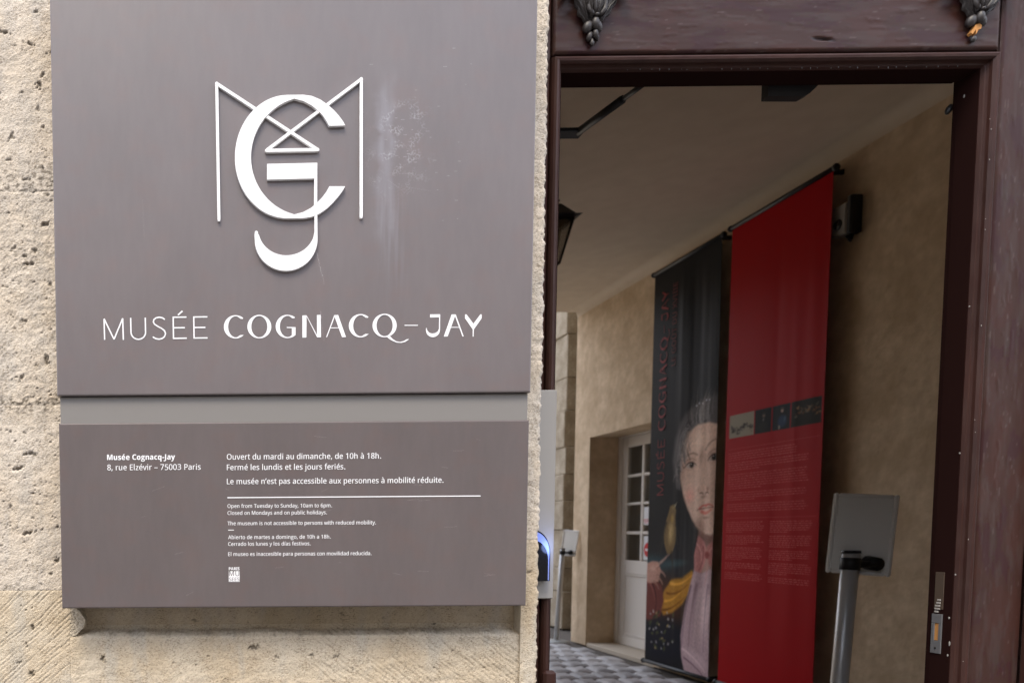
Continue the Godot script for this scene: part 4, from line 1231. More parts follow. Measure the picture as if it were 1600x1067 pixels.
# free portrait in the manner of the period: a lady in pink with powdered hair, a small bird on her hand.
# 0 = soft ellipse [cx, cy, rx, ry, turn, colour, strength, edge], 1 = soft outline [colour, strength, blur, points], 2 = brush [colour, strength, radii, curve]
# measured in widths of the cloth
const PORTRAIT := [
	# background glow, landscape
	[0, 0.55, 2.9, 0.7, 0.7, 0, 0.19, 0.19, 0.20, 0.8, 1.0],
	[0, 0.1, 2.85, 0.5, 0.16, 0, 0.20, 0.27, 0.29, 0.9, 0.9],
	[0, 0.45, 2.83, 0.3, 0.06, -0.1, 0.25, 0.32, 0.33, 0.7, 0.9],
	[0, 0.25, 3.25, 0.55, 0.42, 0, 0.27, 0.17, 0.13, 0.95, 0.6],
	[0, 0.30, 3.58, 0.6, 0.30, 0, 0.12, 0.12, 0.15, 0.95, 0.5],
	# yellow drapery
	[1, 0.60, 0.43, 0.17, 1.0, 0.02, 0.30, 3.10, 0.42, 2.98, 0.58, 2.96, 0.72, 2.88, 0.80, 2.95, 0.70, 3.08, 0.60, 3.20, 0.45, 3.30, 0.30, 3.34, 0.22, 3.26],
	[2, 0.82, 0.62, 0.28, 0.5, 0.03, 0.012, 0.40, 3.02, 0.55, 3.05, 0.72, 2.93],
	[2, 0.80, 0.60, 0.25, 0.45, 0.025, 0.01, 0.30, 3.20, 0.45, 3.20, 0.60, 3.06],
	[2, 0.40, 0.25, 0.08, 0.5, 0.02, 0.01, 0.34, 3.12, 0.50, 3.14, 0.66, 3.02],
	[2, 0.38, 0.24, 0.08, 0.5, 0.02, 0.01, 0.28, 3.29, 0.44, 3.28, 0.62, 3.14],
	# brown red sleeve
	[1, 0.38, 0.21, 0.19, 1.0, 0.02, -0.05, 2.95, 0.12, 2.98, 0.26, 3.06, 0.30, 3.20, 0.24, 3.36, 0.05, 3.42, -0.05, 3.40],
	[2, 0.52, 0.32, 0.29, 0.4, 0.03, 0.015, 0.02, 3.02, 0.14, 3.08, 0.18, 3.30],
	[2, 0.24, 0.12, 0.11, 0.5, 0.02, 0.015, 0.10, 3.05, 0.20, 3.15, 0.16, 3.36],
	# hair mass
	[1, 0.30, 0.285, 0.285, 1.0, 0.035, 0.42, 2.02, 0.38, 1.85, 0.41, 1.66, 0.48, 1.52, 0.56, 1.44, 0.66, 1.38, 0.80, 1.34, 0.95, 1.33, 1.05, 1.34, 1.05, 1.75, 0.62, 1.80, 0.54, 2.02, 0.52, 2.14, 0.46, 2.12],
	[0, 0.50, 1.75, 0.12, 0.26, 0.3, 0.40, 0.385, 0.38, 0.7, 0.9],
	[0, 0.72, 1.50, 0.24, 0.13, -0.3, 0.38, 0.36, 0.355, 0.7, 0.9],
	# neck
	[1, 0.58, 0.47, 0.43, 1.0, 0.02, 0.80, 2.40, 1.05, 2.40, 1.05, 3.0, 0.78, 2.95, 0.76, 2.75, 0.80, 2.6],
	[0, 0.92, 2.60, 0.22, 0.12, 0.1, 0.40, 0.29, 0.26, 0.8, 0.9],
	# gown
	[1, 0.62, 0.53, 0.54, 1.0, 0.015, 0.76, 2.86, 0.86, 2.90, 1.05, 2.84, 1.05, 3.85, 0.66, 3.85, 0.60, 3.70, 0.58, 3.50, 0.63, 3.25, 0.70, 3.02],
	[0, 0.90, 3.25, 0.14, 0.40, 0.15, 0.76, 0.67, 0.66, 0.7, 1.0],
	[2, 0.36, 0.28, 0.32, 0.4, 0.02, 0.012, 0.72, 3.02, 0.63, 3.25, 0.60, 3.60],
	[2, 0.44, 0.35, 0.38, 0.3, 0.03, 0.02, 0.80, 3.00, 0.72, 3.25, 0.70, 3.70],
	[2, 0.74, 0.66, 0.66, 0.3, 0.035, 0.02, 0.84, 3.05, 0.78, 3.30, 0.78, 3.62],
	[2, 0.42, 0.33, 0.36, 0.3, 0.025, 0.015, 0.96, 3.00, 0.90, 3.30, 0.92, 3.60],
	[2, 0.78, 0.70, 0.69, 0.3, 0.03, 0.015, 1.0, 3.10, 0.96, 3.3, 0.99, 3.6],
	[0, 0.80, 3.68, 0.26, 0.09, 0.3, 0.68, 0.59, 0.60, 0.85, 0.7],
	[2, 0.80, 0.72, 0.72, 0.4, 0.02, 0.012, 0.62, 3.62, 0.78, 3.66, 0.95, 3.78],
	[2, 0.40, 0.31, 0.35, 0.5, 0.015, 0.01, 0.64, 3.70, 0.80, 3.74, 0.94, 3.83],
	# face
	[1, 0.72, 0.615, 0.55, 1.0, 0.016, 0.50, 1.82, 0.53, 1.70, 0.60, 1.61, 0.72, 1.56, 0.90, 1.56, 1.05, 1.60, 1.05, 2.53, 0.97, 2.56, 0.88, 2.545, 0.79, 2.50, 0.70, 2.425, 0.62, 2.31, 0.555, 2.18, 0.52, 2.07, 0.50, 1.95],
	[0, 0.74, 1.72, 0.20, 0.15, -0.1, 0.79, 0.695, 0.625, 0.7, 1.0],
	[0, 0.66, 2.17, 0.14, 0.15, 0.4, 0.78, 0.65, 0.585, 0.7, 1.0],
	[0, 0.65, 2.20, 0.11, 0.11, 0.4, 0.78, 0.54, 0.49, 0.5, 1.0],
	[0, 1.03, 2.1, 0.12, 0.50, 0.05, 0.54, 0.43, 0.375, 0.6, 1.0],
	[0, 0.54, 1.95, 0.05, 0.25, 0.0, 0.50, 0.39, 0.34, 0.5, 1.0],
	[0, 0.80, 2.47, 0.16, 0.09, 0.5, 0.50, 0.385, 0.34, 0.5, 1.0],
	[0, 0.88, 2.46, 0.08, 0.06, 0.0, 0.70, 0.575, 0.52, 0.6, 1.0],
	# eye sockets
	[0, 0.645, 1.895, 0.12, 0.075, -0.1, 0.55, 0.44, 0.39, 0.5, 1.0],
	[0, 0.955, 1.855, 0.12, 0.08, -0.15, 0.52, 0.41, 0.365, 0.55, 1.0],
	[0, 0.80, 1.86, 0.05, 0.12, 0.1, 0.47, 0.36, 0.31, 0.5, 1.0],
	# brows
	[2, 0.30, 0.225, 0.19, 0.22, 0.018, 0.012, 0.745, 1.835, 0.64, 1.775, 0.55, 1.865],
	[2, 0.30, 0.225, 0.19, 0.24, 0.020, 0.014, 0.86, 1.80, 0.93, 1.715, 1.03, 1.72],
	# eyes: white, iris, pupil, lids
	[0, 0.648, 1.918, 0.078, 0.034, -0.05, 0.62, 0.565, 0.53, 0.95, 0.5],
	[0, 0.664, 1.916, 0.036, 0.036, 0, 0.20, 0.145, 0.115, 1.0, 0.4],
	[0, 0.666, 1.916, 0.016, 0.016, 0, 0.05, 0.04, 0.04, 1.0, 0.5],
	[0, 0.655, 1.905, 0.008, 0.008, 0, 0.85, 0.83, 0.80, 0.9, 0.6],
	[2, 0.17, 0.115, 0.10, 0.45, 0.010, 0.008, 0.568, 1.935, 0.64, 1.855, 0.732, 1.925],
	[2, 0.50, 0.37, 0.32, 0.14, 0.008, 0.006, 0.58, 1.945, 0.65, 1.985, 0.73, 1.93],
	[2, 0.42, 0.31, 0.26, 0.25, 0.008, 0.006, 0.57, 1.895, 0.64, 1.825, 0.74, 1.89],
	[2, 0.70, 0.58, 0.52, 0.2, 0.02, 0.015, 0.60, 2.00, 0.66, 2.02, 0.73, 1.98],
	[0, 0.972, 1.880, 0.070, 0.033, -0.10, 0.55, 0.495, 0.46, 0.95, 0.5],
	[0, 0.978, 1.876, 0.034, 0.035, 0, 0.18, 0.13, 0.105, 1.0, 0.4],
	[0, 0.980, 1.876, 0.015, 0.016, 0, 0.05, 0.04, 0.04, 1.0, 0.5],
	[0, 0.970, 1.866, 0.007, 0.007, 0, 0.80, 0.78, 0.75, 0.9, 0.6],
	[2, 0.17, 0.115, 0.10, 0.45, 0.010, 0.008, 0.895, 1.90, 0.965, 1.815, 1.04, 1.87],
	[2, 0.48, 0.36, 0.31, 0.14, 0.008, 0.006, 0.90, 1.905, 0.97, 1.945, 1.04, 1.90],
	[2, 0.38, 0.28, 0.24, 0.25, 0.008, 0.006, 0.89, 1.865, 0.95, 1.785, 1.03, 1.815],
	# nose
	[2, 0.46, 0.345, 0.295, 0.12, 0.045, 0.04, 0.865, 1.86, 0.885, 2.02, 0.900, 2.13],
	[2, 0.77, 0.675, 0.605, 0.12, 0.030, 0.034, 0.815, 1.86, 0.825, 2.00, 0.835, 2.12],
	[0, 0.845, 2.135, 0.050, 0.042, 0, 0.74, 0.62, 0.555, 0.8, 1.0],
	[0, 0.780, 2.155, 0.026, 0.030, 0.2, 0.60, 0.475, 0.42, 0.8, 1.0],
	[0, 0.905, 2.150, 0.036, 0.038, 0, 0.50, 0.375, 0.325, 0.8, 1.0],
	[2, 0.30, 0.19, 0.165, 0.4, 0.010, 0.010, 0.800, 2.182, 0.822, 2.172, 0.840, 2.190],
	[2, 0.26, 0.16, 0.14, 0.4, 0.012, 0.010, 0.868, 2.190, 0.892, 2.168, 0.918, 2.184],
	[0, 0.86, 2.215, 0.07, 0.025, 0, 0.46, 0.34, 0.30, 0.5, 1.0],
	# mouth
	[2, 0.66, 0.29, 0.265, 0.42, 0.018, 0.012, 0.795, 2.325, 0.855, 2.275, 0.885, 2.298],
	[2, 0.62, 0.26, 0.24, 0.42, 0.019, 0.012, 0.885, 2.298, 0.925, 2.270, 0.985, 2.305],
	[2, 0.72, 0.36, 0.325, 0.42, 0.026, 0.018, 0.825, 2.345, 0.89, 2.385, 0.965, 2.330],
	[2, 0.33, 0.13, 0.125, 0.45, 0.007, 0.006, 0.785, 2.327, 0.885, 2.315, 0.99, 2.312],
	[0, 0.885, 2.350, 0.03, 0.012, 0, 0.76, 0.53, 0.48, 0.6, 1.0],
	[0, 0.89, 2.402, 0.075, 0.022, 0, 0.47, 0.345, 0.305, 0.6, 1.0],
	[0, 0.77, 2.335, 0.02, 0.025, 0, 0.50, 0.38, 0.33, 0.5, 1.0],
	# hairline curls over the forehead and temple
	[2, 0.33, 0.31, 0.305, 0.35, 0.035, 0.025, 0.50, 1.98, 0.49, 1.72, 0.66, 1.57],
	[2, 0.37, 0.35, 0.345, 0.30, 0.03, 0.02, 0.62, 1.58, 0.78, 1.48, 1.02, 1.57],
	[2, 0.46, 0.44, 0.43, 0.25, 0.014, 0.006, 0.47, 2.06, 0.42, 1.78, 0.60, 1.54],
	[2, 0.22, 0.205, 0.205, 0.3, 0.014, 0.006, 0.50, 2.02, 0.46, 1.76, 0.64, 1.56],
	[2, 0.48, 0.46, 0.45, 0.25, 0.012, 0.006, 0.58, 1.60, 0.72, 1.42, 1.0, 1.44],
	[2, 0.22, 0.205, 0.205, 0.3, 0.013, 0.006, 0.62, 1.54, 0.78, 1.40, 1.0, 1.50],
	[2, 0.44, 0.42, 0.41, 0.25, 0.012, 0.006, 0.66, 1.50, 0.80, 1.37, 1.0, 1.39],
	[2, 0.47, 0.45, 0.44, 0.25, 0.010, 0.005, 0.44, 1.95, 0.40, 1.72, 0.54, 1.50],
	[2, 0.20, 0.19, 0.19, 0.3, 0.010, 0.005, 0.42, 1.90, 0.44, 1.66, 0.58, 1.48],
	[2, 0.46, 0.44, 0.435, 0.25, 0.012, 0.006, 0.47, 2.12, 0.43, 2.04, 0.46, 1.94],
	[2, 0.50, 0.48, 0.47, 0.25, 0.010, 0.005, 0.50, 2.13, 0.49, 2.04, 0.51, 1.95],
	# jewels in the hair
	[0, 0.70, 1.385, 0.014, 0.012, 0, 0.74, 0.74, 0.77, 0.9, 0.7],
	[0, 0.745, 1.372, 0.018, 0.014, 0, 0.70, 0.70, 0.75, 0.9, 0.7],
	[0, 0.80, 1.380, 0.014, 0.012, 0, 0.78, 0.78, 0.80, 0.9, 0.7],
	[0, 0.85, 1.360, 0.016, 0.014, 0, 0.66, 0.67, 0.72, 0.9, 0.7],
	[0, 0.90, 1.366, 0.012, 0.012, 0, 0.74, 0.74, 0.77, 0.9, 0.7],
	# ribbon bow
	[1, 0.64, 0.44, 0.42, 1.0, 0.012, 0.80, 2.56, 0.88, 2.62, 0.92, 2.70, 0.90, 2.80, 0.84, 2.90, 0.76, 2.88, 0.75, 2.74],
	[1, 0.60, 0.40, 0.38, 1.0, 0.012, 0.92, 2.66, 1.05, 2.58, 1.05, 2.86, 0.96, 2.82],
	[2, 0.76, 0.57, 0.54, 0.4, 0.018, 0.010, 0.79, 2.64, 0.86, 2.70, 0.84, 2.84],
	[2, 0.40, 0.21, 0.20, 0.4, 0.014, 0.008, 0.86, 2.66, 0.89, 2.74, 0.82, 2.88],
	[2, 0.74, 0.55, 0.52, 0.4, 0.014, 0.010, 0.96, 2.70, 1.0, 2.66, 1.04, 2.64],
	[0, 0.925, 2.735, 0.05, 0.045, 0.2, 0.48, 0.26, 0.25, 1.0, 0.5],
	[2, 0.66, 0.47, 0.45, 0.4, 0.016, 0.012, 0.93, 2.78, 0.95, 2.88, 0.90, 3.0],
	# hand
	[1, 0.62, 0.48, 0.43, 1.0, 0.012, -0.05, 2.86, 0.08, 2.82, 0.18, 2.82, 0.24, 2.90, 0.20, 3.02, 0.08, 3.04, -0.05, 3.04],
	[2, 0.66, 0.525, 0.47, 0.6, 0.030, 0.018, 0.16, 2.86, 0.26, 2.82, 0.36, 2.745],
	[2, 0.60, 0.465, 0.415, 0.6, 0.028, 0.018, 0.18, 2.92, 0.26, 2.90, 0.31, 2.96],
	[2, 0.57, 0.44, 0.39, 0.6, 0.026, 0.016, 0.16, 2.98, 0.24, 2.98, 0.27, 3.04],
	[2, 0.53, 0.405, 0.36, 0.6, 0.024, 0.015, 0.12, 3.02, 0.18, 3.04, 0.21, 3.09],
	[2, 0.40, 0.27, 0.24, 0.35, 0.007, 0.005, 0.16, 2.895, 0.24, 2.865, 0.31, 2.80],
	[2, 0.38, 0.26, 0.23, 0.35, 0.007, 0.005, 0.16, 2.955, 0.23, 2.945, 0.27, 2.985],
	[0, 0.10, 2.89, 0.09, 0.05, -0.2, 0.72, 0.59, 0.53, 0.6, 1.0],
	# bird
	[1, 0.42, 0.35, 0.24, 1.0, 0.010, 0.36, 2.28, 0.42, 2.27, 0.46, 2.32, 0.45, 2.40, 0.47, 2.52, 0.46, 2.64, 0.41, 2.74, 0.33, 2.74, 0.28, 2.64, 0.27, 2.52, 0.31, 2.40, 0.34, 2.34],
	[0, 0.38, 2.54, 0.07, 0.16, 0.05, 0.66, 0.57, 0.40, 0.9, 0.9],
	[0, 0.40, 2.40, 0.04, 0.06, 0.0, 0.58, 0.48, 0.28, 0.8, 0.9],
	[2, 0.22, 0.195, 0.165, 0.4, 0.022, 0.008, 0.31, 2.44, 0.24, 2.56, 0.17, 2.74],
	[2, 0.30, 0.27, 0.22, 0.4, 0.016, 0.008, 0.30, 2.48, 0.25, 2.62, 0.22, 2.74],
	[2, 0.22, 0.20, 0.185, 0.4, 0.022, 0.008, 0.46, 2.46, 0.52, 2.56, 0.57, 2.70],
	[2, 0.34, 0.31, 0.27, 0.35, 0.012, 0.006, 0.45, 2.50, 0.49, 2.60, 0.51, 2.70],
	[2, 0.20, 0.17, 0.14, 0.45, 0.022, 0.014, 0.40, 2.72, 0.43, 2.84, 0.44, 2.98],
	[0, 0.415, 2.295, 0.040, 0.034, -0.3, 0.45, 0.39, 0.27, 1.0, 0.5],
	[2, 0.66, 0.62, 0.52, 0.6, 0.014, 0.004, 0.435, 2.285, 0.455, 2.265, 0.475, 2.245],
	[0, 0.425, 2.282, 0.009, 0.009, 0, 0.04, 0.04, 0.04, 1.0, 0.5],
	[2, 0.16, 0.13, 0.11, 0.5, 0.006, 0.005, 0.35, 2.73, 0.34, 2.76, 0.33, 2.79],
	[2, 0.16, 0.13, 0.11, 0.5, 0.006, 0.005, 0.40, 2.73, 0.39, 2.75, 0.38, 2.78],
	[2, 0.34, 0.27, 0.18, 0.3, 0.008, 0.004, 0.34, 2.50, 0.35, 2.58, 0.34, 2.66],
	[2, 0.34, 0.27, 0.18, 0.3, 0.008, 0.004, 0.40, 2.52, 0.41, 2.60, 0.40, 2.68],
	# foliage and small flowers
	[0, 0.32, 3.59, 0.046, 0.022, 2.8, 0.36, 0.34, 0.20, 0.8, 0.7],
	[0, 0.33, 3.50, 0.047, 0.022, 2.3, 0.28, 0.29, 0.18, 0.8, 0.7],
	[0, 0.33, 3.66, 0.032, 0.022, 1.4, 0.28, 0.29, 0.18, 0.8, 0.7],
	[0, 0.22, 3.32, 0.035, 0.022, 2.2, 0.20, 0.22, 0.16, 0.8, 0.7],
	[0, 0.18, 3.66, 0.045, 0.022, 0.5, 0.28, 0.29, 0.18, 0.8, 0.7],
	[0, 0.12, 3.54, 0.033, 0.022, 0.0, 0.28, 0.29, 0.18, 0.8, 0.7],
	[0, 0.15, 3.37, 0.050, 0.022, 2.6, 0.20, 0.22, 0.16, 0.8, 0.7],
	[0, 0.19, 3.36, 0.048, 0.022, 1.9, 0.28, 0.29, 0.18, 0.8, 0.7],
	[0, 0.46, 3.57, 0.049, 0.022, 2.7, 0.20, 0.22, 0.16, 0.8, 0.7],
	[0, 0.07, 3.45, 0.049, 0.022, 0.8, 0.20, 0.22, 0.16, 0.8, 0.7],
	[0, 0.19, 3.53, 0.030, 0.022, 2.0, 0.20, 0.22, 0.16, 0.8, 0.7],
	[0, 0.09, 3.43, 0.036, 0.022, 2.1, 0.28, 0.29, 0.18, 0.8, 0.7],
	[0, 0.26, 3.58, 0.031, 0.022, 2.9, 0.28, 0.29, 0.18, 0.8, 0.7],
	[0, 0.46, 3.43, 0.038, 0.022, 1.6, 0.20, 0.22, 0.16, 0.8, 0.7],
	[0, 0.21, 3.52, 0.030, 0.022, 0.1, 0.28, 0.29, 0.18, 0.8, 0.7],
	[0, 0.32, 3.68, 0.032, 0.022, 0.7, 0.20, 0.22, 0.16, 0.8, 0.7],
	[0, 0.20, 3.43, 0.040, 0.022, 2.3, 0.28, 0.29, 0.18, 0.8, 0.7],
	[0, 0.31, 3.61, 0.037, 0.022, 0.9, 0.20, 0.22, 0.16, 0.8, 0.7],
	[0, 0.46, 3.32, 0.037, 0.022, 1.8, 0.28, 0.29, 0.18, 0.8, 0.7],
	[0, 0.20, 3.67, 0.041, 0.022, 0.9, 0.20, 0.22, 0.16, 0.8, 0.7],
	[0, 0.19, 3.62, 0.025, 0.022, 0.9, 0.52, 0.51, 0.52, 0.85, 0.8],
	[0, 0.13, 3.32, 0.030, 0.020, 1.2, 0.60, 0.58, 0.56, 0.85, 0.8],
	[0, 0.37, 3.44, 0.020, 0.021, 0.4, 0.56, 0.50, 0.36, 0.85, 0.8],
	[0, 0.07, 3.50, 0.028, 0.017, 2.2, 0.60, 0.58, 0.56, 0.85, 0.8],
	[0, 0.32, 3.62, 0.017, 0.019, 0.4, 0.52, 0.51, 0.52, 0.85, 0.8],
	[0, 0.18, 3.48, 0.030, 0.023, 2.9, 0.52, 0.51, 0.52, 0.85, 0.8],
	[0, 0.46, 3.58, 0.020, 0.018, 1.4, 0.60, 0.58, 0.56, 0.85, 0.8],
	[0, 0.11, 3.63, 0.023, 0.017, 2.8, 0.52, 0.51, 0.52, 0.85, 0.8],
	[0, 0.14, 3.50, 0.023, 0.020, 1.5, 0.60, 0.58, 0.56, 0.85, 0.8],
	[0, 0.39, 3.61, 0.026, 0.021, 2.3, 0.52, 0.51, 0.52, 0.85, 0.8],
	[0, 0.29, 3.57, 0.028, 0.018, 2.9, 0.56, 0.50, 0.36, 0.85, 0.8],
	[0, 0.18, 3.68, 0.025, 0.021, 0.0, 0.56, 0.50, 0.36, 0.85, 0.8],
	[0, 0.38, 3.43, 0.020, 0.018, 1.5, 0.56, 0.50, 0.36, 0.85, 0.8],
	[0, 0.40, 3.44, 0.025, 0.022, 2.5, 0.52, 0.51, 0.52, 0.85, 0.8],
	[0, 0.45, 3.37, 0.028, 0.020, 1.1, 0.52, 0.51, 0.52, 0.85, 0.8],
	[0, 0.28, 3.51, 0.018, 0.023, 2.8, 0.52, 0.51, 0.52, 0.85, 0.8],
	[0, 0.18, 3.33, 0.025, 0.019, 1.9, 0.56, 0.50, 0.36, 0.85, 0.8],
	[0, 0.28, 3.67, 0.020, 0.020, 2.6, 0.52, 0.51, 0.52, 0.85, 0.8],
	[0, 0.36, 3.31, 0.018, 0.020, 2.0, 0.60, 0.58, 0.56, 0.85, 0.8],
	[0, 0.38, 3.37, 0.026, 0.024, 2.9, 0.60, 0.58, 0.56, 0.85, 0.8],
	[0, 0.08, 3.35, 0.020, 0.017, 0.6, 0.60, 0.58, 0.56, 0.85, 0.8],
	[0, 0.23, 3.44, 0.025, 0.017, 0.6, 0.56, 0.50, 0.36, 0.85, 0.8],
]

func paint_over(im: Image, x: int, y: int, c: Color, k: float) -> void:
	im.set_pixel(x, y, im.get_pixel(x, y).lerp(c, k))

func paint_outline(im: Image, q: Array) -> void:
	var W := float(im.get_width()); var Hh := im.get_height()
	var c := Color(q[1], q[2], q[3]); var a: float = q[4]; var B: float = q[5] * W
	var p := PackedVector2Array()
	var lo := Vector2(1e9, 1e9); var hi := -lo
	for i in range(6, q.size(), 2):
		var v := Vector2(q[i], q[i + 1]) * W
		p.append(v); lo = lo.min(v); hi = hi.max(v)
	var n := p.size()
	for y in range(maxi(0, int(lo.y - B)), mini(Hh, int(hi.y + B) + 1)):
		for x in range(maxi(0, int(lo.x - B)), mini(int(W), int(hi.x + B) + 1)):
			var v := Vector2(x, y)
			var inside := false; var dm := 1e9
			var e := p[n - 1]
			for i in n:
				var f := p[i]
				if (e.y > v.y) != (f.y > v.y) and v.x < (f.x - e.x) * (v.y - e.y) / (f.y - e.y) + e.x: inside = not inside
				dm = minf(dm, v.distance_squared_to(Geometry2D.get_closest_point_to_segment(v, e, f)))
				e = f
			var d := sqrt(dm) * (-1.0 if inside else 1.0)
			if d < B: paint_over(im, x, y, c, smoothstep(B, -B, d) * a)

func paint_brush(im: Image, q: Array) -> void:
	var W := float(im.get_width()); var Hh := im.get_height()
	var c := Color(q[1], q[2], q[3]); var a: float = q[4]; var r0: float = q[5] * W; var r1: float = q[6] * W
	var A := Vector2(q[7], q[8]) * W; var B := Vector2(q[9], q[10]) * W; var D := Vector2(q[11], q[12]) * W
	var n := maxi(4, int((A.distance_to(B) + B.distance_to(D)) / maxf(1.2, (r0 + r1) * 0.35)))
	for i in n + 1:
		var t := float(i) / n
		var o := A.lerp(B, t).lerp(B.lerp(D, t), t)
		var R := maxf(0.7, lerpf(r0, r1, t))
		for y in range(maxi(0, int(o.y - R)), mini(Hh, int(o.y + R) + 2)):
			for x in range(maxi(0, int(o.x - R)), mini(int(W), int(o.x + R) + 2)):
				var d := o.distance_to(Vector2(x, y)) / R
				if d < 1.0: paint_over(im, x, y, c, smoothstep(1.0, 0.2, d) * a)

func portrait_print() -> ImageTexture:
	var im := Image.create(336, 1287, false, Image.FORMAT_RGB8)
	im.fill(Color(0.135, 0.13, 0.135))
	var K := 336.0 / 1287.0
	for q in PORTRAIT:
		if q[0] == 0: soft(im, q[1], q[2] * K, q[3], q[4] * K, q[5], Color(q[6], q[7], q[8]), q[9], q[10])
		elif q[0] == 1: paint_outline(im, q)
		else: paint_brush(im, q)
	# powdered hair combed up and back: many fine strands
	var g := RandomNumberGenerator.new(); g.seed = 41
	for k in 90:
		var t := g.randf()
		var a := Vector2(0.50, 2.02).lerp(Vector2(0.98, 1.58), t) + Vector2(g.randf_range(-0.03, 0.02), g.randf_range(-0.05, 0.03))
		a += Vector2(-0.02, -0.05)
		if t > 0.35: a.y = minf(a.y, 1.56 + g.randf_range(-0.05, 0.0))
		var b := a + Vector2(-0.07 + 0.05 * t + g.randf_range(-0.03, 0.03), -0.12 + g.randf_range(-0.05, 0.02))
		var e := b + Vector2(0.07 + g.randf_range(-0.04, 0.07), -0.10 + g.randf_range(-0.05, 0.05))
		var v: float = [0.56, 0.17, 0.46, 0.24, 0.62, 0.36][k % 6]
		paint_brush(im, [2, v * 1.02, v * 0.98, v * 0.96, 0.22, 0.011, 0.004, a.x, a.y, b.x, b.y, e.x, e.y])
	for k in 26:
		var c := Vector2(0.43, 2.08).lerp(Vector2(0.60, 1.50), g.randf()) + Vector2(g.randf_range(-0.03, 0.04), 0)
		var r := g.randf_range(0.02, 0.045)
		var v: float = [0.52, 0.20, 0.42, 0.58][k % 4]
		paint_brush(im, [2, v, v * 0.97, v * 0.95, 0.22, 0.009, 0.005, c.x - r, c.y + r, c.x - r * 0.6, c.y - r * 1.4, c.x + r, c.y - r * 0.3])
	# weave and brush grain
	var n := noise(603, 0.12, 3)
	for y in 1287:
		for x in 336:
			var c := im.get_pixel(x, y)
			c = Color(0.13 + (c.r - 0.135) * 1.28, 0.125 + (c.g - 0.13) * 1.28, 0.13 + (c.b - 0.135) * 1.28)
			im.set_pixel(x, y, c * (1.0 + n.get_noise_2d(x * 1.4, y * 0.6) * 0.12))
	im.generate_mipmaps()
	return ImageTexture.create_from_image(im)

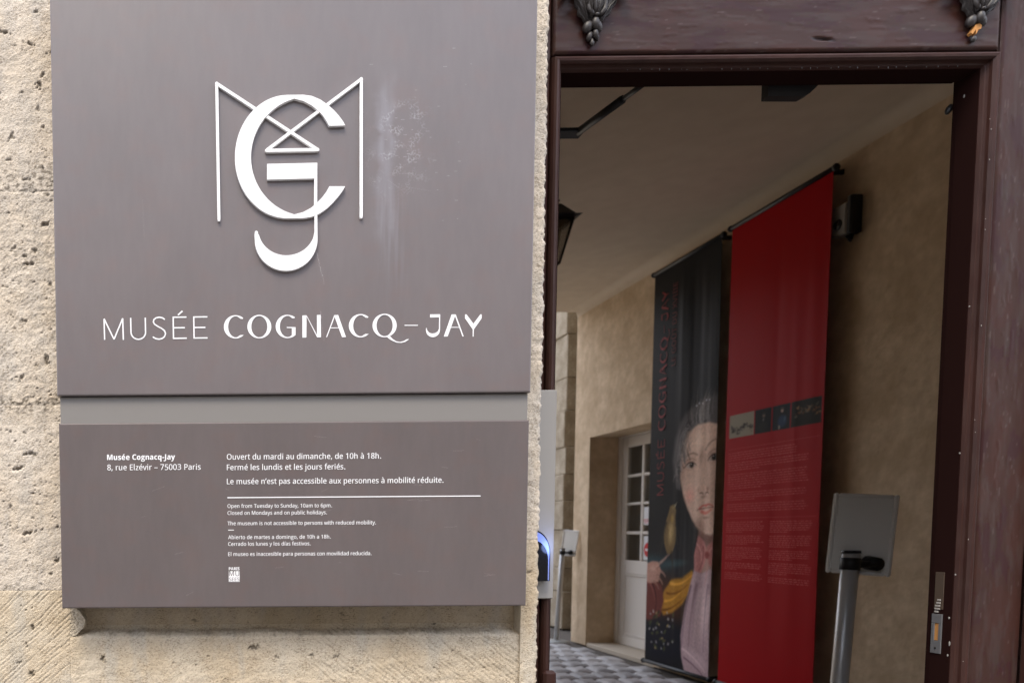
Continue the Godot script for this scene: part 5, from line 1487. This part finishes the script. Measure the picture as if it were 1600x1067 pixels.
func red_print() -> ImageTexture:
	var im := Image.create(384, 1408, false, Image.FORMAT_RGB8)
	var red := Color(0.645, 0.02, 0.055)
	im.fill(red)
	var n := noise(611, 0.06, 3)
	var W := 384; var Hh := 1408
	var v0 := int(0.407 * Hh); var v1 := int(0.457 * Hh)
	# a strip of four small pictures
	var cells := [[0.045, 0.325, Color(0.60, 0.57, 0.50)], [0.335, 0.508, Color(0.085, 0.09, 0.085)], [0.518, 0.698, Color(0.11, 0.12, 0.14)], [0.708, 0.985, Color(0.13, 0.115, 0.085)]]
	for c in cells:
		im.fill_rect(Rect2i(int(c[0] * W), v0, int((c[1] - c[0]) * W), v1 - v0), c[2])
	var gp := RandomNumberGenerator.new(); gp.seed = 12
	for k in 60:
		var x := gp.randf_range(0.06, 0.31); var h := gp.randf_range(0.001, 0.004)
		soft(im, x, 0.4395 + absf(sin(x * 21.0)) * -0.006 + gp.randf_range(-0.004, 0.010), gp.randf_range(0.008, 0.022), h, gp.randf_range(-0.6, 0.6), [Color(0.16, 0.14, 0.14), Color(0.30, 0.27, 0.26), Color(0.44, 0.40, 0.36), Color(0.22, 0.20, 0.17)][k % 4], 0.75, 0.7)
	soft(im, 0.425, 0.4205, 0.020, 0.0055, 0, Color(0.44, 0.37, 0.31), 0.95, 0.5)
	soft(im, 0.425, 0.4165, 0.023, 0.0035, 0, Color(0.17, 0.15, 0.13), 0.9, 0.5)
	soft(im, 0.422, 0.4295, 0.012, 0.005, 0.2, Color(0.50, 0.48, 0.45), 0.8, 0.6)
	soft(im, 0.42, 0.443, 0.065, 0.015, 0, Color(0.145, 0.14, 0.125), 0.9, 0.6)
	soft(im, 0.612, 0.4185, 0.019, 0.0055, 0, Color(0.66, 0.55, 0.48), 1.0, 0.5)
	soft(im, 0.612, 0.4140, 0.024, 0.0035, 0, Color(0.30, 0.27, 0.25), 0.9, 0.5)
	soft(im, 0.615, 0.440, 0.062, 0.017, 0.1, Color(0.17, 0.24, 0.34), 1.0, 0.5)
	soft(im, 0.64, 0.436, 0.014, 0.010, 0.3, Color(0.30, 0.38, 0.46), 0.8, 0.8)
	soft(im, 0.585, 0.451, 0.014, 0.006, 0, Color(0.62, 0.58, 0.54), 0.9, 0.6)
	for k in 40:
		var x := gp.randf_range(0.74, 0.97); var y := 0.424 + gp.randf_range(-0.008, 0.016) * (0.4 + absf(x - 0.85) * 5.0)
		soft(im, x, minf(y, 0.453), gp.randf_range(0.010, 0.026), gp.randf_range(0.0012, 0.004), gp.randf_range(-0.8, 0.8), [Color(0.60, 0.47, 0.32), Color(0.36, 0.25, 0.16), Color(0.48, 0.44, 0.36), Color(0.20, 0.17, 0.12), Color(0.52, 0.33, 0.20)][k % 5], 0.75, 0.7)
	# paragraphs: rows of small broken marks, too fine to read
	var g := RandomNumberGenerator.new(); g.seed = 9
	var ink := Color(0.93, 0.60, 0.56)
	var para := func(u0: float, u1: float, va: float, vb: float, pitch: int, gaps: Array) -> void:
		var y := int(va * Hh); var r := 0
		while y < int(vb * Hh):
			var stop := int(u1 * W)
			if r in gaps: y += pitch; r += 1; continue
			if (r + 1) in gaps: stop = int(lerpf(u0, u1, g.randf_range(0.3, 0.75)) * W)
			else: stop -= g.randi_range(0, 14)
			var x := int(u0 * W)
			while x < stop:
				var wl := g.randi_range(4, 15)
				for i in wl:
					if x + i >= stop: break
					var a := g.randf_range(0.45, 1.0)
					im.set_pixel(x + i, y, im.get_pixel(x + i, y).lerp(ink, a))
					im.set_pixel(x + i, y + 1, im.get_pixel(x + i, y + 1).lerp(ink, a * 0.8))
				x += wl + 3
			y += pitch
			r += 1
	im.fill_rect(Rect2i(int(0.045 * W), int(0.481 * Hh), int(0.93 * W), 1), Color(0.80, 0.36, 0.36))
	im.fill_rect(Rect2i(int(0.045 * W), int(0.632 * Hh), int(0.93 * W), 1), Color(0.80, 0.36, 0.36))
	para.call(0.045, 0.78, 0.490, 0.506, 7, [])
	para.call(0.045, 0.90, 0.512, 0.618, 7, [4, 12, 17])
	para.call(0.045, 0.47, 0.640, 0.765, 6, [6, 12, 20, 25])
	para.call(0.53, 0.95, 0.640, 0.765, 6, [6, 13, 19, 26])
	im.generate_mipmaps()
	return ImageTexture.create_from_image(im)

func banner(label: String, z0: float, z1: float, y0: float, y1: float, tex: ImageTexture, fold: float, wave_seed: int) -> Node3D:
	var X := 4.50
	var b := thing("hanging_banner", label, "banner", Vector3(X, y0, (z0 + z1) * 0.5), "tall banners along the passage wall")
	var hw := (z1 - z0) * 0.5; var h := y1 - y0
	var m := mat(Color.WHITE, 0.55, 0.0, 0.2)
	m.albedo_texture = tex
	var n := noise(wave_seed, 1.0, 2)
	var nx := 60; var ny := 80
	# local: z along the wall towards the gate, y up; the printed side looks at -x
	var me := sheet(nx, ny, func(i: int, j: int) -> Array:
		var u := float(i) / (nx - 1); var v := float(j) / (ny - 1)
		var k := smoothstep(0.30, 0.5, u) * smoothstep(0.0, 0.15, v) * smoothstep(0.0, 0.1, 1.0 - v)
		var x := (n.get_noise_2d(u * 3.2, v * 0.7) * 0.016 + n.get_noise_2d(u * 7.0 + 5.0, v * 1.1) * 0.004) * k * fold
		return [Vector3(x, 0.03 + v * (h - 0.06), lerpf(-hw, hw, u)), Color.WHITE])
	part("cloth", me, m, b)
	for yy in [0.02, h - 0.02]:
		var st := new_st()
		tube(st, [Vector3(0, yy, -hw - 0.015), Vector3(0, yy, hw + 0.015)], [0.020, 0.020], 10)
		part("bar", commit(st), M.black, b)
		for s in [-1, 1]:
			st = new_st()
			blob(st, Vector3(0, yy, s * (hw + 0.022)), Vector3(0.028, 0.028, 0.022))
			part("end_cap", commit(st), M.black, b)
	for s in [-1, 1]:
		for yy in [0.02, h - 0.02]:
			part("bracket", span(Vector3(0.021, yy - 0.018, s * (hw - 0.06) - 0.012), Vector3(0.118, yy + 0.018, s * (hw - 0.06) + 0.012), 0.003), M.black, b)
	return b

func banners() -> void:
	var d := banner("dark banner printed with a lady in pink holding a small bird", -8.05, -7.005, 0.05, 4.065, portrait_print(), 1.0, 701)
	# the red title reads upwards along the far edge
	var B := Basis(Vector3(0, 1, 0), Vector3(0, 0, 1) * -1.0, Vector3(-1, 0, 0))
	var k := 2.04 / 594.0
	var zmid := (-8.05 - 7.005) * 0.5
	for m in letter_meshes(k, 0.001):
		var o := part("title_letter", m, M.red_print, d)
		o.transform = Transform3D(B, Vector3(-0.006, 1.79 - 0.05, -7.785 - zmid))
	var t := text(d, "subtitle", "LE GOÛT DU XVIIIE", 0.0, 0.80, 0.0, 0.0, mat(lin(0.13, 0.012, 0.012), 0.7), false, "Droid Sans", 0.001)
	t.transform = Transform3D(B, Vector3(-0.006, 3.05 - 0.05, -7.645 - zmid)) * Transform3D(Basis.IDENTITY.scaled(t.scale), t.position)
	banner("red banner with four small pictures above columns of fine print", -6.87, -5.775, 0.05, 4.075, red_print(), 0.4, 702)

# ------------------------------------------------------------------ sign holders on posts
func stands() -> void:
	var s := thing("sign_stand", "slanted metal sign holder on a grey post before the passage wall near the gate", "sign stand", Vector3(2.815, 0.0, -3.5), "sign holders in the passage")
	var st := new_st()
	var top := Vector3(0.062, 1.335, 0.0)
	tube(st, [Vector3(0, 0.03, 0), top], [0.033, 0.033], 18)
	part("post", commit(st), M.steel, s)
	st = new_st()
	tube(st, [top - Vector3(0.004, 0.075, 0), top - Vector3(0.001, 0.02, 0)], [0.0375, 0.0375], 18)
	tube(st, [top + Vector3(0, 0.0, 0), top + Vector3(0, 0.012, 0)], [0.037, 0.035], 18)
	tube(st, [top + Vector3(-0.002, -0.05, 0), top + Vector3(0.10, -0.05, 0.012)], [0.016, 0.016], 10)
	tube(st, [top + Vector3(0.105, -0.05, 0.022), top + Vector3(0.105, -0.045, -0.035)], [0.030, 0.034], 14)
	part("clamp", commit(st), M.black, s)
	st = new_st()
	lathe(st, [Vector2(0, 0.04), Vector2(0.06, 0.038), Vector2(0.14, 0.028), Vector2(0.175, 0.012), Vector2(0.175, 0.0), Vector2(0, 0)], 32)
	part("base", commit(st), M.steel_dull, s)
	# the holder's back faces the gate
	var pb := Basis(Vector3(0, 0, 1), -0.085) * Basis(Vector3(0, 1, 0), -0.50) * Basis(Vector3(1, 0, 0), -0.05)
	var pl := part("plate", box_mesh(Vector3(0.205, 0.335, 0.006), 0.002), M.holder, s)
	pl.transform = Transform3D(pb, top + Vector3(0.086, 0.085, -0.05))
	for q in [[-0.108, 0, 0.018, 0.372], [0.108, 0, 0.018, 0.372], [0, 0.176, 0.197, 0.019], [0, -0.176, 0.197, 0.019]]:
		part("frame", box_mesh(Vector3(q[2], q[3], 0.018), 0.006), M.holder_frame, pl, Vector3(q[0], q[1], 0.0))
	var c := s.duplicate()
	c.name = numbered("sign_stand")
	add_child(c)
	c.position = Vector3(4.385, 0.0, -9.9)
	c.rotation.y = -0.5
	c.scale = Vector3.ONE * 0.9
	c.set_meta("label", "slanted metal sign holder on a grey post beside the rough stone corner")

# ------------------------------------------------------------------ lantern and wall box
func lantern() -> void:
	var o := thing("hanging_lantern", "black tapered lantern with smoky panes hanging under the passage ceiling", "lantern", Vector3(2.39, 3.28, -5.6))
	var four := func(y: float, r: float) -> Array: return [Vector3(r, y, r), Vector3(-r, y, r), Vector3(-r, y, -r), Vector3(r, y, -r)]
	var st := new_st()
	var lo: Array = four.call(0.05, 0.042); var hi: Array = four.call(0.335, 0.105)
	for i in 4:
		tube(st, [lo[i], hi[i]], [0.008, 0.010], 6)
		tube(st, [lo[i], lo[(i + 1) % 4]], [0.009, 0.009], 6)
		tube(st, [hi[i], hi[(i + 1) % 4]], [0.010, 0.010], 6)
	part("frame", commit(st), M.black, o)
	st = new_st()
	st.set_smooth_group(-1)
	var e0: Array = four.call(0.350, 0.150); var e1: Array = four.call(0.362, 0.118); var e2: Array = four.call(0.455, 0.045); var e3: Array = four.call(0.335, 0.100)
	for i in 4:
		var j := (i + 1) % 4
		quad(st, e3[i], e3[j], e0[j], e0[i]); quad(st, e0[i], e0[j], e1[j], e1[i]); quad(st, e1[i], e1[j], e2[j], e2[i])
	quad(st, e2[0], e2[1], e2[2], e2[3])
	part("hood", commit(st), M.black, o)
	for i in 4:
		var j := (i + 1) % 4
		st = new_st()
		st.set_smooth_group(-1)
		var inn := 0.93
		quad(st, lo[i] * Vector3(inn, 1, inn), lo[j] * Vector3(inn, 1, inn), hi[j] * Vector3(inn, 1, inn), hi[i] * Vector3(inn, 1, inn))
		part("pane", commit(st), M.lamp_glass, o)
	st = new_st()
	lathe(st, [Vector2(0, 0), Vector2(0.012, 0.012), Vector2(0.008, 0.025), Vector2(0.030, 0.038), Vector2(0.05, 0.05), Vector2(0, 0.052)], 14)
	part("finial", commit(st), M.black, o)
	st = new_st()
	for s in [-1.0, 1.0]:
		tube(st, [Vector3(0, 0.455, 0), Vector3(s * 0.03, 0.475, 0), Vector3(s * 0.045, 0.495, 0), Vector3(s * 0.03, 0.505, 0)], [0.010, 0.009, 0.011, 0.005], 7)
	tube(st, [Vector3(0, 0.45, 0), Vector3(0, 0.98, 0)], [0.009, 0.009], 8)
	part("hanger", commit(st), M.black, o)
	part("bulb_holder", box_mesh(Vector3(0.03, 0.09, 0.03), 0.01), M.plate_grey, o, Vector3(0, 0.11, 0))

func wall_box() -> void:
	var o := thing("wall_camera", "grey box camera with its shaded side painted black on a bracket high beside the red banner", "camera", Vector3(4.62, 3.675, -5.745))
	part("case", box_mesh(Vector3(0.075, 0.215, 0.13), 0.008), M.case_grey, o, Vector3(-0.052, 0.0, -0.005))
	part("shaded_front", box_mesh(Vector3(0.088, 0.27, 0.045), 0.010), M.black, o, Vector3(-0.046, 0.012, 0.083))  # black slab puts the shade on this side into colour
	var st := new_st()
	lathe(st, [Vector2(0, 0.006), Vector2(0.034, 0.006), Vector2(0.04, 0.0), Vector2(0.04, -0.004)], 20, Transform3D(Basis(Vector3(0, 0, 1), PI / 2), Vector3(-0.0905, -0.03, -0.01)))
	part("lens", commit(st), M.black_gloss, o)
	st = new_st()
	tube(st, [Vector3(0, -0.05, 0.03), Vector3(-0.03, -0.155, 0.03), Vector3(-0.05, -0.115, 0.03)], [0.013, 0.013, 0.013], 8)
	part("bracket", commit(st), M.black, o)

# ------------------------------------------------------------------ the other side of the street (behind the camera, unseen, sized to shape the light)
func across_the_street() -> void:
	var b := thing("unseen_opposite_house", "unseen low house across the street, shaped for the light on the museum gate", "building", Vector3(0, 0, 8.5))
	part("wall", span(Vector3(-14, 0.0, 0.0), Vector3(14, 6.1, 0.6), 0.0), M.opposite, b)
	part("cornice", span(Vector3(-14.1, 6.101, -0.3), Vector3(14.1, 6.4, 0.6), 0.02), M.block, b)
	for i in 8:
		for j in 2:
			var wn := part("window", box_mesh(Vector3(1.2, 2.0, 0.14), 0.01), M.door_paint, b, Vector3(-12.0 + i * 3.4, 1.5 + j * 2.9, -0.01))
			for s in [-1, 1]:
				part("pane", box_mesh(Vector3(0.5, 1.8, 0.02), 0.0), M.black_gloss, wn, Vector3(s * 0.28, 0, -0.066))
